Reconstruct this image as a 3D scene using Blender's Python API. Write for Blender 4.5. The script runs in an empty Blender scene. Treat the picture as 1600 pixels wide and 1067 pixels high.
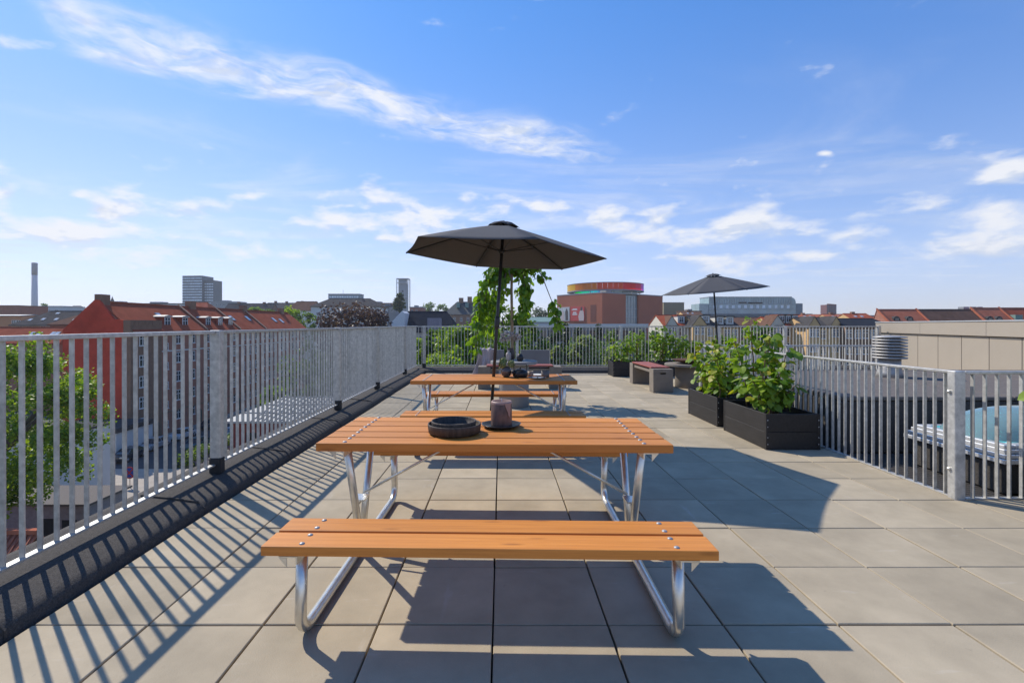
import bpy, math, random
from mathutils import Vector, Matrix, Euler
R = math.radians
rnd = random.Random(7)
scn = bpy.context.scene
COL = scn.collection
CAMZ, F, VX, VY = 1.3, 755.0, 783.0, 508.0

# ---------------------------------------------------------------- camera
cam = bpy.data.cameras.new('camera')
cam.sensor_width = 36.0
cam.lens = F / 1600 * 36
cam.shift_x = (800 - VX) / 1600
cam.shift_y = (VY - 533.5) / 1600
cam.clip_start = 0.05
cam.clip_end = 6000
camo = bpy.data.objects.new('camera', cam)
COL.objects.link(camo)
camo.location = (0, 0, CAMZ)
camo.rotation_euler = (R(90), 0, 0)
scn.camera = camo

# ---------------------------------------------------------------- sun and sky
SUN = Vector((-0.785, 0.68, 1.0)).normalized()
el = math.asin(SUN.z)
az = math.atan2(SUN.x, SUN.y)
sl = bpy.data.lights.new('sun', 'SUN')
sl.energy = 4.1
sl.angle = R(0.53)
sl.color = (1.0, 0.93, 0.82)
so = bpy.data.objects.new('sun', sl)
COL.objects.link(so)
so.rotation_euler = SUN.to_track_quat('Z', 'Y').to_euler()
so.location = (-20, 20, 40)

world = bpy.data.worlds.new('World')
scn.world = world
world.use_nodes = True
nt = world.node_tree
nt.nodes.clear()
N = nt.nodes.new
L = nt.links.new

def wmath(op, a, b=None, c=None, clamp=False):
    n = N('ShaderNodeMath')
    n.operation = op
    n.use_clamp = clamp
    for i, v in enumerate((a, b, c)):
        if v is None:
            continue
        if isinstance(v, (int, float)):
            n.inputs[i].default_value = v
        else:
            L(v, n.inputs[i])
    return n.outputs[0]

def wsmooth(v, a, b, lo=0.0, hi=1.0):
    n = N('ShaderNodeMapRange')
    n.interpolation_type = 'SMOOTHSTEP'
    L(v, n.inputs[0])
    n.inputs[1].default_value = a
    n.inputs[2].default_value = b
    n.inputs[3].default_value = lo
    n.inputs[4].default_value = hi
    return n.outputs[0]

def wcomb(x, y, z):
    n = N('ShaderNodeCombineXYZ')
    for i, v in enumerate((x, y, z)):
        if isinstance(v, (int, float)):
            n.inputs[i].default_value = v
        else:
            L(v, n.inputs[i])
    return n.outputs[0]

def wnoise(vec, scale, detail=8, rough=0.55, dist=0.0):
    n = N('ShaderNodeTexNoise')
    L(vec, n.inputs['Vector'])
    n.inputs['Scale'].default_value = scale
    n.inputs['Detail'].default_value = detail
    n.inputs['Roughness'].default_value = rough
    n.inputs['Distortion'].default_value = dist
    return n.outputs['Fac']

sky = N('ShaderNodeTexSky')
sky.sky_type = 'NISHITA'
sky.sun_disc = False
sky.sun_elevation = el
sky.sun_rotation = az
sky.altitude = 40
sky.air_density = 1.0
sky.dust_density = 0.22
sky.ozone_density = 2.2
tc = N('ShaderNodeTexCoord')
sp = N('ShaderNodeSeparateXYZ')
L(tc.outputs['Generated'], sp.inputs[0])
dx, dy, dz = sp.outputs[0], sp.outputs[1], sp.outputs[2]
ys = wmath('MAXIMUM', dy, 0.08)
u = wmath('DIVIDE', dx, ys)
v = wmath('DIVIDE', dz, ys)
front = wsmooth(dy, 0.08, 0.3)
# low cumulus, patchy all round the horizon, gathered where the photograph shows them
cn = wnoise(wcomb(dx, dy, wmath('MULTIPLY', dz, 2.5)), 11.0, 8, 0.54, 0.1)
cn_up = wnoise(wcomb(dx, dy, wmath('MULTIPLY', wmath('ADD', dz, 0.014), 2.5)), 11.0, 4, 0.58, 0.1)
cbase = wsmooth(wmath('SUBTRACT', cn_up, cn), -0.02, 0.11)
SPOTS = [(12, 72, 55, 24), (95, 366, 135, 34), (165, 334, 58, 20), (310, 330, 62, 18), (395, 303, 28, 12), (350, 381, 120, 22), (445, 363, 60, 17),
         (578, 297, 62, 16), (650, 328, 125, 34), (596, 375, 36, 9), (800, 323, 75, 20), (1010, 350, 100, 27), (1140, 362, 140, 27),
         (1318, 370, 38, 9), (1152, 214, 24, 8), (1575, 270, 44, 24), (1500, 392, 140, 24), (1390, 408, 50, 11), (8, 303, 24, 13),
         (125, 303, 20, 8), (1100, 408, 90, 14), (1560, 330, 90, 26), (1270, 400, 60, 9), (1290, 240, 14, 4), (540, 322, 20, 5)]
acc = None
for (px, py, hw, hh) in SPOTS:
    a = wmath('MULTIPLY', wmath('SUBTRACT', u, (px - VX) / F), F / hw)
    b = wmath('MULTIPLY', wmath('SUBTRACT', v, (VY - py) / F), F / hh)
    d2 = wmath('MULTIPLY_ADD', a, a, wmath('MULTIPLY', b, b))
    g = wmath('POWER', 2.718, wmath('MULTIPLY', d2, -0.9))
    acc = g if acc is None else wmath('MAXIMUM', acc, g)
acc = wmath('MULTIPLY', acc, front)
elev_band = wmath('MULTIPLY', wsmooth(dz, 0.03, 0.12), wsmooth(dz, 0.34, 0.2))
generic = wmath('MULTIPLY', wmath('SUBTRACT', elev_band, 1.0), 0.17)
cden = wmath('ADD', wmath('ADD', wmath('MULTIPLY_ADD', cn, 1.7, -0.35), generic), wmath('MULTIPLY', acc, 0.36))
cum = wmath('MULTIPLY', wsmooth(cden, 0.56, 1.04), 0.95)
# high cirrus streak, mapped on a flat cloud deck
zs = wmath('MAXIMUM', dz, 0.05)
qx = wmath('DIVIDE', dx, zs)
qy = wmath('DIVIDE', dy, zs)
ax0, ay0, cd, sd = -1.5, 1.61, 0.845, 0.535
rx = wmath('SUBTRACT', qx, ax0)
ry = wmath('SUBTRACT', qy, ay0)
s_ = wmath('ADD', wmath('MULTIPLY', rx, cd), wmath('MULTIPLY', ry, sd))
t_ = wmath('SUBTRACT', wmath('MULTIPLY', ry, cd), wmath('MULTIPLY', rx, sd))
wob = wnoise(wcomb(s_, t_, 0.0), 1.6, 3, 0.5)
t2 = wmath('ADD', t_, wmath('MULTIPLY', wmath('SUBTRACT', wob, 0.5), 0.42))
fib = wnoise(wcomb(wmath('MULTIPLY', s_, 2.0), wmath('MULTIPLY', t2, 3.4), 2.0), 2.4, 8, 0.6, 0.4)
band = wmath('POWER', 2.718, wmath('MULTIPLY', wmath('MULTIPLY', t2, t2), -20.0))
ends = wmath('MULTIPLY', wsmooth(s_, -0.12, 0.12), wsmooth(s_, 3.0, 1.9))
tail = wmath('MULTIPLY', wsmooth(s_, -0.18, -0.5), 0.9)
band = wmath('MULTIPLY', band, wmath('ADD', ends, tail))
cir = wsmooth(wmath('MULTIPLY', band, wmath('MULTIPLY_ADD', fib, 1.9, -0.3)), 0.08, 0.95, 0.0, 0.92)
# thin veil wisps
veil = wnoise(wcomb(wmath('ADD', wmath('MULTIPLY', qx, 0.5), 3.1), wmath('MULTIPLY', qy, 0.9), 1.0), 0.9, 8, 0.6, 0.9)
veil = wmath('MULTIPLY', wsmooth(veil, 0.45, 0.8), wmath('MULTIPLY', wsmooth(dz, 0.5, 0.22), 0.5))
dens = wmath('MAXIMUM', wmath('MAXIMUM', cum, cir), veil)
dens = wmath('MULTIPLY', dens, wsmooth(dz, 0.015, 0.09))
# colour of the clear air: deeper blue overhead, pale towards the horizon, the same all round
gfac = wsmooth(dz, 0.0, 0.62)
gain = N('ShaderNodeMix')
gain.data_type = 'RGBA'
L(gfac, gain.inputs[0])
gain.inputs[6].default_value = (1.08, 1.05, 1.28, 1)
gain.inputs[7].default_value = (0.41, 0.87, 1.52, 1)
hsv = N('ShaderNodeVectorMath')
hsv.operation = 'MULTIPLY'
L(sky.outputs[0], hsv.inputs[0])
L(gain.outputs[2], hsv.inputs[1])
den = N('ShaderNodeVectorMath')
den.operation = 'MULTIPLY_ADD'
L(hsv.outputs[0], den.inputs[0])
den.inputs[1].default_value = (0.085, 0.075, 0.052)
den.inputs[2].default_value = (0.84, 0.84, 0.84)
cmp_ = N('ShaderNodeVectorMath')
cmp_.operation = 'DIVIDE'
L(hsv.outputs[0], cmp_.inputs[0])
L(den.outputs[0], cmp_.inputs[1])
mixc = N('ShaderNodeMix')
mixc.data_type = 'RGBA'
L(dens, mixc.inputs[0])
L(cmp_.outputs[0], mixc.inputs[6])
cloudc = N('ShaderNodeMix')
cloudc.data_type = 'RGBA'
L(cbase, cloudc.inputs[0])
cloudc.inputs[6].default_value = (5.9, 6.0, 6.3, 1)
cloudc.inputs[7].default_value = (4.5, 4.9, 5.7, 1)
L(cloudc.outputs[2], mixc.inputs[7])
bg = N('ShaderNodeBackground')
bg.inputs[1].default_value = 0.136
L(mixc.outputs[2], bg.inputs[0])
wo = N('ShaderNodeOutputWorld')
L(bg.outputs[0], wo.inputs[0])

vs = scn.view_settings
vs.view_transform = 'Standard'
vs.look = 'None'
vs.exposure = 0.2
vs.gamma = 1.0
scn.cycles.use_denoising = True
scn.cycles.max_bounces = 6
scn.cycles.diffuse_bounces = 3
scn.cycles.transparent_max_bounces = 8
scn.cycles.caustics_reflective = False
scn.cycles.caustics_refractive = False

# ---------------------------------------------------------------- helpers
def at(px, py, Y):
    return Vector(((px - VX) / F * Y, Y, CAMZ + (VY - py) / F * Y))

def X(px, Y):
    return (px - VX) / F * Y

def Zp(py, Y):
    return CAMZ + (VY - py) / F * Y

class MB:
    """collects polygons, then builds ONE mesh object"""
    def __init__(s):
        s.v, s.f, s.sm = [], [], []

    def add(s, vs_, fs, smooth=False):
        o = len(s.v)
        s.v += [tuple(p) for p in vs_]
        s.f += [tuple(i + o for i in f) for f in fs]
        s.sm += [smooth] * len(fs)
        return s

    def box(s, x0, x1, y0, y1, z0, z1, M=None):
        p = [Vector(q) for q in ((x0, y0, z0), (x1, y0, z0), (x1, y1, z0), (x0, y1, z0),
                                 (x0, y0, z1), (x1, y0, z1), (x1, y1, z1), (x0, y1, z1))]
        if M:
            p = [M @ q for q in p]
        return s.add(p, [(3, 2, 1, 0), (4, 5, 6, 7), (0, 1, 5, 4), (1, 2, 6, 5), (2, 3, 7, 6), (3, 0, 4, 7)])

    def bar(s, a, b, w, h, up=(0, 0, 1)):
        a, b = Vector(a), Vector(b)
        d = (b - a).normalized()
        up = Vector(up)
        if abs(d.dot(up)) > 0.98:
            up = Vector((0, 1, 0))
        sx = d.cross(up).normalized() * w / 2
        sz = sx.cross(d).normalized() * h / 2
        p = [a - sx - sz, a + sx - sz, a + sx + sz, a - sx + sz, b - sx - sz, b + sx - sz, b + sx + sz, b - sx + sz]
        return s.add(p, [(0, 1, 2, 3), (7, 6, 5, 4), (1, 0, 4, 5), (2, 1, 5, 6), (3, 2, 6, 7), (0, 3, 7, 4)])

    def prism(s, poly, ext, smooth=False):
        n = len(poly)
        e = Vector(ext)
        a = [Vector(p) for p in poly]
        b = [p + e for p in a]
        s.add(a + b, [tuple(range(n))[::-1], tuple(range(n, 2 * n))])
        o = len(s.v) - 2 * n
        for i in range(n):
            j = (i + 1) % n
            s.f.append((o + i, o + j, o + n + j, o + n + i))
            s.sm.append(smooth)
        return s

    def tube(s, pts, r, n=8, cap=True):
        pts = [Vector(p) for p in pts]
        rs = r if isinstance(r, (list, tuple)) else [r] * len(pts)
        t = (pts[1] - pts[0]).normalized()
        up = Vector((0, 0, 1)) if abs(t.z) < 0.9 else Vector((1, 0, 0))
        nrm = t.cross(up).normalized()
        vs_, fs = [], []
        for i, p in enumerate(pts):
            if i == 0:
                t = (pts[1] - pts[0])
            elif i == len(pts) - 1:
                t = (pts[-1] - pts[-2])
            else:
                t = (pts[i + 1] - pts[i]).normalized() + (pts[i] - pts[i - 1]).normalized()
            t.normalize()
            nrm = (nrm - t * nrm.dot(t)).normalized()
            bn = t.cross(nrm)
            for k in range(n):
                a = 2 * math.pi * k / n
                vs_.append(p + (nrm * math.cos(a) + bn * math.sin(a)) * rs[i])
        for i in range(len(pts) - 1):
            for k in range(n):
                k2 = (k + 1) % n
                fs.append((i * n + k, i * n + k2, (i + 1) * n + k2, (i + 1) * n + k))
        s.add(vs_, fs, True)
        if cap:
            o = len(s.v) - len(vs_)
            s.f += [tuple(o + k for k in range(n))[::-1], tuple(o + len(vs_) - n + k for k in range(n))]
            s.sm += [False, False]
        return s

    def lathe(s, prof, n=24, c=(0, 0, 0), smooth=True, cap=False, wob=None):
        vs_, fs = [], []
        for i, (r, z) in enumerate(prof):
            for k in range(n):
                a = 2 * math.pi * k / n
                rr = r * (wob(a, i) if wob else 1)
                vs_.append((c[0] + rr * math.cos(a), c[1] + rr * math.sin(a), c[2] + z))
        for i in range(len(prof) - 1):
            for k in range(n):
                k2 = (k + 1) % n
                fs.append((i * n + k, i * n + k2, (i + 1) * n + k2, (i + 1) * n + k))
        s.add(vs_, fs, smooth)
        if cap:
            o = len(s.v) - len(vs_)
            s.f += [tuple(o + k for k in range(n))[::-1], tuple(o + len(vs_) - n + k for k in range(n))]
            s.sm += [False, False]
        return s

    def mesh(s, name, mat):
        m = bpy.data.meshes.new(name)
        m.from_pydata(s.v, [], s.f)
        m.polygons.foreach_set('use_smooth', s.sm)
        if mat:
            m.materials.append(mat)
        m.update()
        return m

    def build(s, name, mat, parent=None, loc=None, bevel=0, seg=1):
        return put(name, s.mesh(name, mat), parent, loc, bevel=bevel, seg=seg)

def put(name, mesh, parent=None, loc=None, rot=None, scale=None, bevel=0, seg=1):
    o = bpy.data.objects.new(name, mesh)
    COL.objects.link(o)
    if parent:
        o.parent = parent
    if loc is not None:
        o.location = loc
    if rot is not None:
        o.rotation_euler = rot
    if scale is not None:
        o.scale = scale if hasattr(scale, '__len__') else (scale,) * 3
    if bevel:
        b = o.modifiers.new('bevel', 'BEVEL')
        b.width = bevel
        b.segments = seg
        b.limit_method = 'ANGLE'
        b.angle_limit = R(40)
    return o

def tag(o, label=None, cat=None, group=None, kind=None):
    if label:
        o['label'] = label
    if cat:
        o['category'] = cat
    if group:
        o['group'] = group
    if kind:
        o['kind'] = kind
    return o

def thing(name, label, cat, loc=(0, 0, 0), rz=0, group=None):
    o = bpy.data.objects.new(name, None)
    o.empty_display_size = 0.1
    COL.objects.link(o)
    o.location = loc
    o.rotation_euler = (0, 0, rz)
    return tag(o, label, cat, group)

def copy_tree(o, parent=None):
    c = o.copy()
    COL.objects.link(c)
    c.parent = parent
    for ch in o.children:
        copy_tree(ch, c)
    return c

# ---------------------------------------------------------------- materials
def mat(name, col, rough=0.6, metal=0.0, var=0.15, scale=4.0, stretch=(1, 1, 1), bump=0.0, bscale=60.0, objrand=0.0,
        col2=None, spots=0.0, spec=0.5, island=0.0, coat=0.0, detail=5):
    m = bpy.data.materials.new(name)
    m.use_nodes = True
    t = m.node_tree
    b = t.nodes['Principled BSDF']
    n_ = t.nodes.new
    l_ = t.links.new
    b.inputs['Roughness'].default_value = rough
    b.inputs['Metallic'].default_value = metal
    b.inputs['Specular IOR Level'].default_value = spec
    b.inputs['Coat Weight'].default_value = coat
    co = n_('ShaderNodeTexCoord')
    oi = n_('ShaderNodeObjectInfo')
    off = n_('ShaderNodeVectorMath')
    off.operation = 'MULTIPLY_ADD'
    l_(oi.outputs['Random'], off.inputs[0])
    off.inputs[1].default_value = (37.0, 51.0, 23.0)
    l_(co.outputs['Object'], off.inputs[2])
    mp = n_('ShaderNodeMapping')
    mp.inputs['Scale'].default_value = stretch
    l_(off.outputs[0], mp.inputs[0])
    no = n_('ShaderNodeTexNoise')
    no.inputs['Scale'].default_value = scale
    no.inputs['Detail'].default_value = detail
    no.inputs['Roughness'].default_value = 0.62
    l_(mp.outputs[0], no.inputs['Vector'])
    cr = n_('ShaderNodeValToRGB')
    c2 = col2 or tuple(c * (1 - var) for c in col)
    c1 = col if col2 else tuple(min(1, c * (1 + var)) for c in col)
    cr.color_ramp.elements[0].position = 0.3
    cr.color_ramp.elements[1].position = 0.7
    cr.color_ramp.elements[0].color = (*c2, 1)
    cr.color_ramp.elements[1].color = (*c1, 1)
    l_(no.outputs['Fac'], cr.inputs[0])
    out = cr.outputs[0]
    def vary(src, amount, out):
        mr = n_('ShaderNodeMapRange')
        l_(src, mr.inputs[0])
        mr.inputs[3].default_value = 1 - amount
        mr.inputs[4].default_value = 1 + amount
        mx = n_('ShaderNodeVectorMath')
        mx.operation = 'SCALE'
        l_(out, mx.inputs[0])
        l_(mr.outputs[0], mx.inputs['Scale'])
        return mx.outputs[0]
    if objrand:
        out = vary(oi.outputs['Random'], objrand, out)
    if island:
        ge = n_('ShaderNodeNewGeometry')
        out = vary(ge.outputs['Random Per Island'], island, out)
    if spots:
        n2 = n_('ShaderNodeTexNoise')
        n2.inputs['Scale'].default_value = scale * 0.35
        n2.inputs['Detail'].default_value = 6
        l_(off.outputs[0], n2.inputs['Vector'])
        out = vary(n2.outputs['Fac'], spots, out)
    l_(out, b.inputs['Base Color'])
    if bump:
        n3 = n_('ShaderNodeTexNoise')
        n3.inputs['Scale'].default_value = bscale
        n3.inputs['Detail'].default_value = 4
        l_(mp.outputs[0], n3.inputs['Vector'])
        bp = n_('ShaderNodeBump')
        bp.inputs['Strength'].default_value = bump
        bp.inputs['Distance'].default_value = 0.01
        l_(n3.outputs['Fac'], bp.inputs['Height'])
        l_(bp.outputs[0], b.inputs['Normal'])
    return m

def leafmat(name, c1, c2, trans=0.45, island=True, rough=0.45):
    m = bpy.data.materials.new(name)
    m.use_nodes = True
    t = m.node_tree
    t.nodes.clear()
    n_ = t.nodes.new
    l_ = t.links.new
    if island:
        src = n_('ShaderNodeNewGeometry').outputs['Random Per Island']
    else:
        src = n_('ShaderNodeObjectInfo').outputs['Random']
    cr = n_('ShaderNodeValToRGB')
    cr.color_ramp.elements[0].color = (*c1, 1)
    cr.color_ramp.elements[1].color = (*c2, 1)
    l_(src, cr.inputs[0])
    p = n_('ShaderNodeBsdfPrincipled')
    p.inputs['Roughness'].default_value = rough
    p.inputs['Specular IOR Level'].default_value = 0.35
    l_(cr.outputs[0], p.inputs['Base Color'])
    tr = n_('ShaderNodeBsdfTranslucent')
    sc_ = n_('ShaderNodeVectorMath')
    sc_.operation = 'MULTIPLY'
    l_(cr.outputs[0], sc_.inputs[0])
    sc_.inputs[1].default_value = (1.5, 1.55, 0.55)
    l_(sc_.outputs[0], tr.inputs[0])
    mx = n_('ShaderNodeMixShader')
    mx.inputs[0].default_value = trans
    l_(p.outputs[0], mx.inputs[1])
    l_(tr.outputs[0], mx.inputs[2])
    o = n_('ShaderNodeOutputMaterial')
    l_(mx.outputs[0], o.inputs[0])
    return m

def glassmat(name, col=(0.03, 0.04, 0.05), rough=0.06, spec=0.8):
    return mat(name, col, rough, var=0.3, scale=0.3, spec=spec)

PAVE = mat('concrete_paving', (0.412, 0.342, 0.236), 0.85, var=0.09, scale=5, bump=0.15, bscale=160, objrand=0.10, spots=0.30, spec=0.25)
def scuff(m):
    t = m.node_tree
    b = t.nodes['Principled BSDF']
    src = b.inputs['Base Color'].links[0].from_socket
    vm = [n_ for n_ in t.nodes if n_.type == 'VECT_MATH' and n_.operation == 'MULTIPLY_ADD'][0]
    out = src
    for (sc_, st, thr, amt, colr) in ((3.0, (1, 4.5, 1), .70, .35, (.62, .57, .5, 1)), (2.0, (5.5, 1, 1), .71, .3, (.6, .56, .5, 1)), (26.0, (1, 1, 1), .73, .35, (.16, .14, .12, 1))):
        mp = t.nodes.new('ShaderNodeMapping')
        mp.inputs['Scale'].default_value = st
        mp.inputs['Rotation'].default_value = (0, 0, .5 if sc_ < 2.5 else -.35)
        t.links.new(vm.outputs[0], mp.inputs[0])
        no = t.nodes.new('ShaderNodeTexNoise')
        no.inputs['Scale'].default_value = sc_
        no.inputs['Detail'].default_value = 7
        no.inputs['Roughness'].default_value = .6
        t.links.new(mp.outputs[0], no.inputs['Vector'])
        mr = t.nodes.new('ShaderNodeMapRange')
        mr.inputs[1].default_value = thr - .06
        mr.inputs[2].default_value = thr + .06
        mr.inputs[4].default_value = amt
        t.links.new(no.outputs['Fac'], mr.inputs[0])
        mx = t.nodes.new('ShaderNodeMix')
        mx.data_type = 'RGBA'
        t.links.new(mr.outputs[0], mx.inputs[0])
        t.links.new(out, mx.inputs[6])
        mx.inputs[7].default_value = colr
        out = mx.outputs[2]
    t.links.new(out, b.inputs['Base Color'])
scuff(PAVE)
def knots(m):
    t = m.node_tree
    b = t.nodes['Principled BSDF']
    out = b.inputs['Base Color'].links[0].from_socket
    vm = [n_ for n_ in t.nodes if n_.type == 'VECT_MATH' and n_.operation == 'MULTIPLY_ADD'][0]
    for (st, r0, r1, amt, colr) in (((3.4, 17, 17), .06, .20, .55, (.24, .075, .018, 1)), ((.7, 30, 30), .0, .5, .22, (.34, .115, .02, 1))):
        mp = t.nodes.new('ShaderNodeMapping')
        mp.inputs['Scale'].default_value = st
        t.links.new(vm.outputs[0], mp.inputs[0])
        vo = t.nodes.new('ShaderNodeTexVoronoi')
        vo.inputs['Scale'].default_value = 1.0
        t.links.new(mp.outputs[0], vo.inputs['Vector'])
        mr = t.nodes.new('ShaderNodeMapRange')
        mr.inputs[1].default_value = r0
        mr.inputs[2].default_value = r1
        mr.inputs[3].default_value = amt
        mr.inputs[4].default_value = 0
        t.links.new(vo.outputs['Distance'], mr.inputs[0])
        mx = t.nodes.new('ShaderNodeMix')
        mx.data_type = 'RGBA'
        t.links.new(mr.outputs[0], mx.inputs[0])
        t.links.new(out, mx.inputs[6])
        mx.inputs[7].default_value = colr
        out = mx.outputs[2]
    t.links.new(out, b.inputs['Base Color'])
BITU = mat('bitumen_felt', (0.082, 0.074, 0.066), 0.9, var=0.35, scale=120, bump=0.6, bscale=220, spots=0.25, spec=0.2)
BITU2 = mat('roofing_felt_grey', (0.15, 0.13, 0.115), 0.9, var=0.2, scale=60, bump=0.3, bscale=150, spots=0.3, spec=0.2)
GALV = mat('galvanised_steel', (0.53, 0.515, 0.475), 0.48, metal=0.45, var=0.22, scale=24, spots=0.2, objrand=0.10)
TUBE = mat('bright_zinc_tube', (0.68, 0.66, 0.60), 0.30, metal=0.85, var=0.12, scale=20, bump=0.05, bscale=30)
BLACKM = mat('black_painted_metal', (0.022, 0.022, 0.024), 0.45, var=0.2)
RUBBER = mat('black_rubber_sleeve', (0.02, 0.02, 0.021), 0.7, var=0.3, scale=30)
WOOD = mat('oiled_pine', (0.68, 0.262, 0.050), 0.58, col2=(0.51, 0.18, 0.034), scale=2.6, stretch=(0.8, 22, 22), bump=0.08, bscale=9, objrand=0.13, spots=0.16, spec=0.35)
knots(WOOD)
BLACKWOOD = mat('black_stained_wood', (0.024, 0.021, 0.019), 0.55, var=0.35, scale=3, stretch=(14, 1.2, 14), bump=0.25, bscale=10, objrand=0.15, spec=0.4)
REDWOOD = mat('red_composite_slat', (0.30, 0.075, 0.05), 0.6, var=0.18, scale=3, stretch=(1, 12, 12), objrand=0.06)
CONC = mat('cast_concrete', (0.235, 0.20, 0.16), 0.85, var=0.12, scale=6, bump=0.1, bscale=90, spots=0.12, spec=0.25)
CONCB = mat('cast_concrete_pale', (0.30, 0.29, 0.275), 0.85, var=0.1, scale=6, bump=0.1, bscale=90, spots=0.1, spec=0.25)
FABRIC = mat('charcoal_canopy', (0.092, 0.091, 0.094), 0.9, var=0.08, scale=40, bump=0.1, bscale=300, spec=0.2)
SOIL = mat('potting_soil', (0.018, 0.013, 0.01), 0.95, var=0.5, scale=40, bump=1.0, bscale=40)
WHITE = mat('white_paint', (0.72, 0.71, 0.68), 0.55, var=0.06)
# ================================================================ terrace structure
floor = MB()
floor.box(-2.07, 12.0, -3.0, 3.62, -0.30, -0.056)
floor.box(-2.07, 3.50, 3.622, 13.2, -0.30, -0.056)
floor.box(3.502, 12.0, 8.30, 13.2, -0.30, -0.056)
terrace = tag(floor.build('terrace_floor', BITU), kind='structure')
house_base = MB().box(-2.62, 14.0, -6, 13.9, -15.5, -0.31).build('roof_slab', CONCB)
tag(house_base, kind='structure')

def slab_into(b, x, y, dz=0.0, g=0.0042, c=0.0032):
    x0, x1, y0, y1 = x + g, x + 0.5 - g, y + g, y + 0.5 - g
    z0, z1 = -0.055, dz
    p = [(x0, y0, z0), (x1, y0, z0), (x1, y1, z0), (x0, y1, z0), (x0, y0, z1 - c), (x1, y0, z1 - c), (x1, y1, z1 - c), (x0, y1, z1 - c),
         (x0 + c, y0 + c, z1), (x1 - c, y0 + c, z1), (x1 - c, y1 - c, z1), (x0 + c, y1 - c, z1)]
    b.add(p, [(0, 1, 5, 4), (1, 2, 6, 5), (2, 3, 7, 6), (3, 0, 4, 7), (4, 5, 9, 8), (5, 6, 10, 9), (6, 7, 11, 10), (7, 4, 8, 11), (8, 9, 10, 11)])

slabs = []
for j in range(-9, 23):
    y = 2.1 + 0.5 * j
    for i in range(0, 26):
        x = -2.035 + 0.5 * i
        xm = 5.6 if y < 3.3 else (3.2 if y < 8.0 else 10.2)
        if x > xm:
            continue
        vis = y + 0.5 > 1.75 and x + 0.5 > -1.04 * (y + 0.5) and x < 1.083 * (y + 0.5)
        slabs.append((0 if vis else 1, y, x))
slabs.sort()
sm = MB()
slab_into(sm, -0.25, -0.25)
SLAB = sm.mesh('paving_slab', PAVE)
rest = MB()
for k, (nv, y, x) in enumerate(slabs):
    if k < 300 and nv == 0:
        put('paving_slab', SLAB, terrace, (x + 0.25 + rnd.uniform(-.0012, .0012), y + 0.25 + rnd.uniform(-.0012, .0012), rnd.uniform(-0.0022, 0.0022)),
            rot=(rnd.uniform(-.003, .003), rnd.uniform(-.003, .003), rnd.uniform(-.002, .002)))
    else:
        slab_into(rest, x, y, rnd.uniform(-0.001, 0.001))
tag(rest.build('distant_paving', PAVE, terrace), kind='stuff')

def parapet(name, prof, a, b, along, label):
    """felt covered upstand: prof is (inward offset, z)"""
    m = MB()
    n = 24
    r_ = random.Random(3)
    rows = []
    for k in range(n + 1):
        t = a + (b - a) * k / n
        rows.append([((o + r_.uniform(-.006, .006), t, z + r_.uniform(-.004, .004)) if along == 'y' else (t, o + r_.uniform(-.006, .006), z + r_.uniform(-.004, .004))) for (o, z) in prof])
    vs_ = [p for r in rows for p in r]
    w = len(prof)
    fs = []
    for k in range(n):
        for i in range(w - 1):
            q = (k * w + i, k * w + i + 1, (k + 1) * w + i + 1, (k + 1) * w + i)
            fs.append(q if along == 'y' else q[::-1])
    m.add(vs_, fs, True)
    o = m.build(name, BITU)
    return tag(o, label, 'parapet')

pl = parapet('felt_parapet', [(-2.055, -.056), (-2.06, .03), (-2.075, .055), (-2.11, .07), (-2.3, .095), (-2.52, .115), (-2.6, .10), (-2.62, -.3)], -3, 13.62, 'y',
             'low black bitumen felt parapet running under the left galvanised railing')
for yy in (0.4, 2.0, 3.35, 4.7, 6.2, 7.8, 9.4, 12.0):   # felt overlap joints
    MB().prism([(-2.056, yy, -.03), (-2.056, yy, .035), (-2.105, yy, .08), (-2.3, yy, .104), (-2.5, yy, .124), (-2.5, yy, .10), (-2.12, yy, .05)], (0, .012, 0)).build('felt_lap', BITU, pl)
parapet('felt_parapet', [(13.1, -.056), (13.1, .05), (13.13, .075), (13.3, .11), (13.5, .13), (13.85, .13), (13.88, -.3)], -2.5, 12.0, 'x',
        'low black bitumen felt parapet under the railing at the far end of the terrace')

# ---------------------------------------------------------------- railings
def bar_mesh(h, dx_, dy_):
    return MB().box(-dx_ / 2, dx_ / 2, -dy_ / 2, dy_ / 2, 0, h).mesh('bar', GALV)

SPC = 0.0915
lf = thing('railing', 'long galvanised bar railing on the left above the street', 'railing', (-2.335, -3, 0))
lf.rotation_euler = (0.0030, 0, 0)
bmL = bar_mesh(1.06, 0.024, 0.009)
posts = [0.85, 3.95, 6.88, 9.05, 11.65]
n = int(16.2 / SPC)
for i in range(n + 1):
    y = 0.05 + i * SPC
    if any(abs(y - 3 - p) < 0.045 for p in posts):
        continue
    put('bar', bmL, lf, (0, y, 0.15))
edges = [-3.0] + posts + [13.4]
for a, b in zip(edges[:-1], edges[1:]):
    a2, b2 = a + 3 + 0.034, b + 3 - 0.034
    MB().box(-.021, .021, a2, b2, 1.208, 1.234).build('top_rail', GALV, lf, bevel=.003)
    MB().box(-.021, .021, a2, b2, 0.138, 0.152).build('bottom_rail', GALV, lf, bevel=.002)
for p in posts:
    po = MB().box(-.03, .055, p + 3 - .03, p + 3 + .03, 0.10, 1.238).build('post', GALV, lf, bevel=.006)
    MB().box(-.036, .061, p + 3 - .037, p + 3 + .037, 0.07, 0.205).build('base_sleeve', RUBBER, po, bevel=.01)
    for z in (0.32, 1.08):
        MB().lathe([(0, 0), (.011, 0), (.011, .008), (0, .012)], 8, smooth=False).build('bolt', GALV, po, (-0.005, p + 3 + 0.035, z)).rotation_euler = (R(-90), 0, 0)

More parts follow.
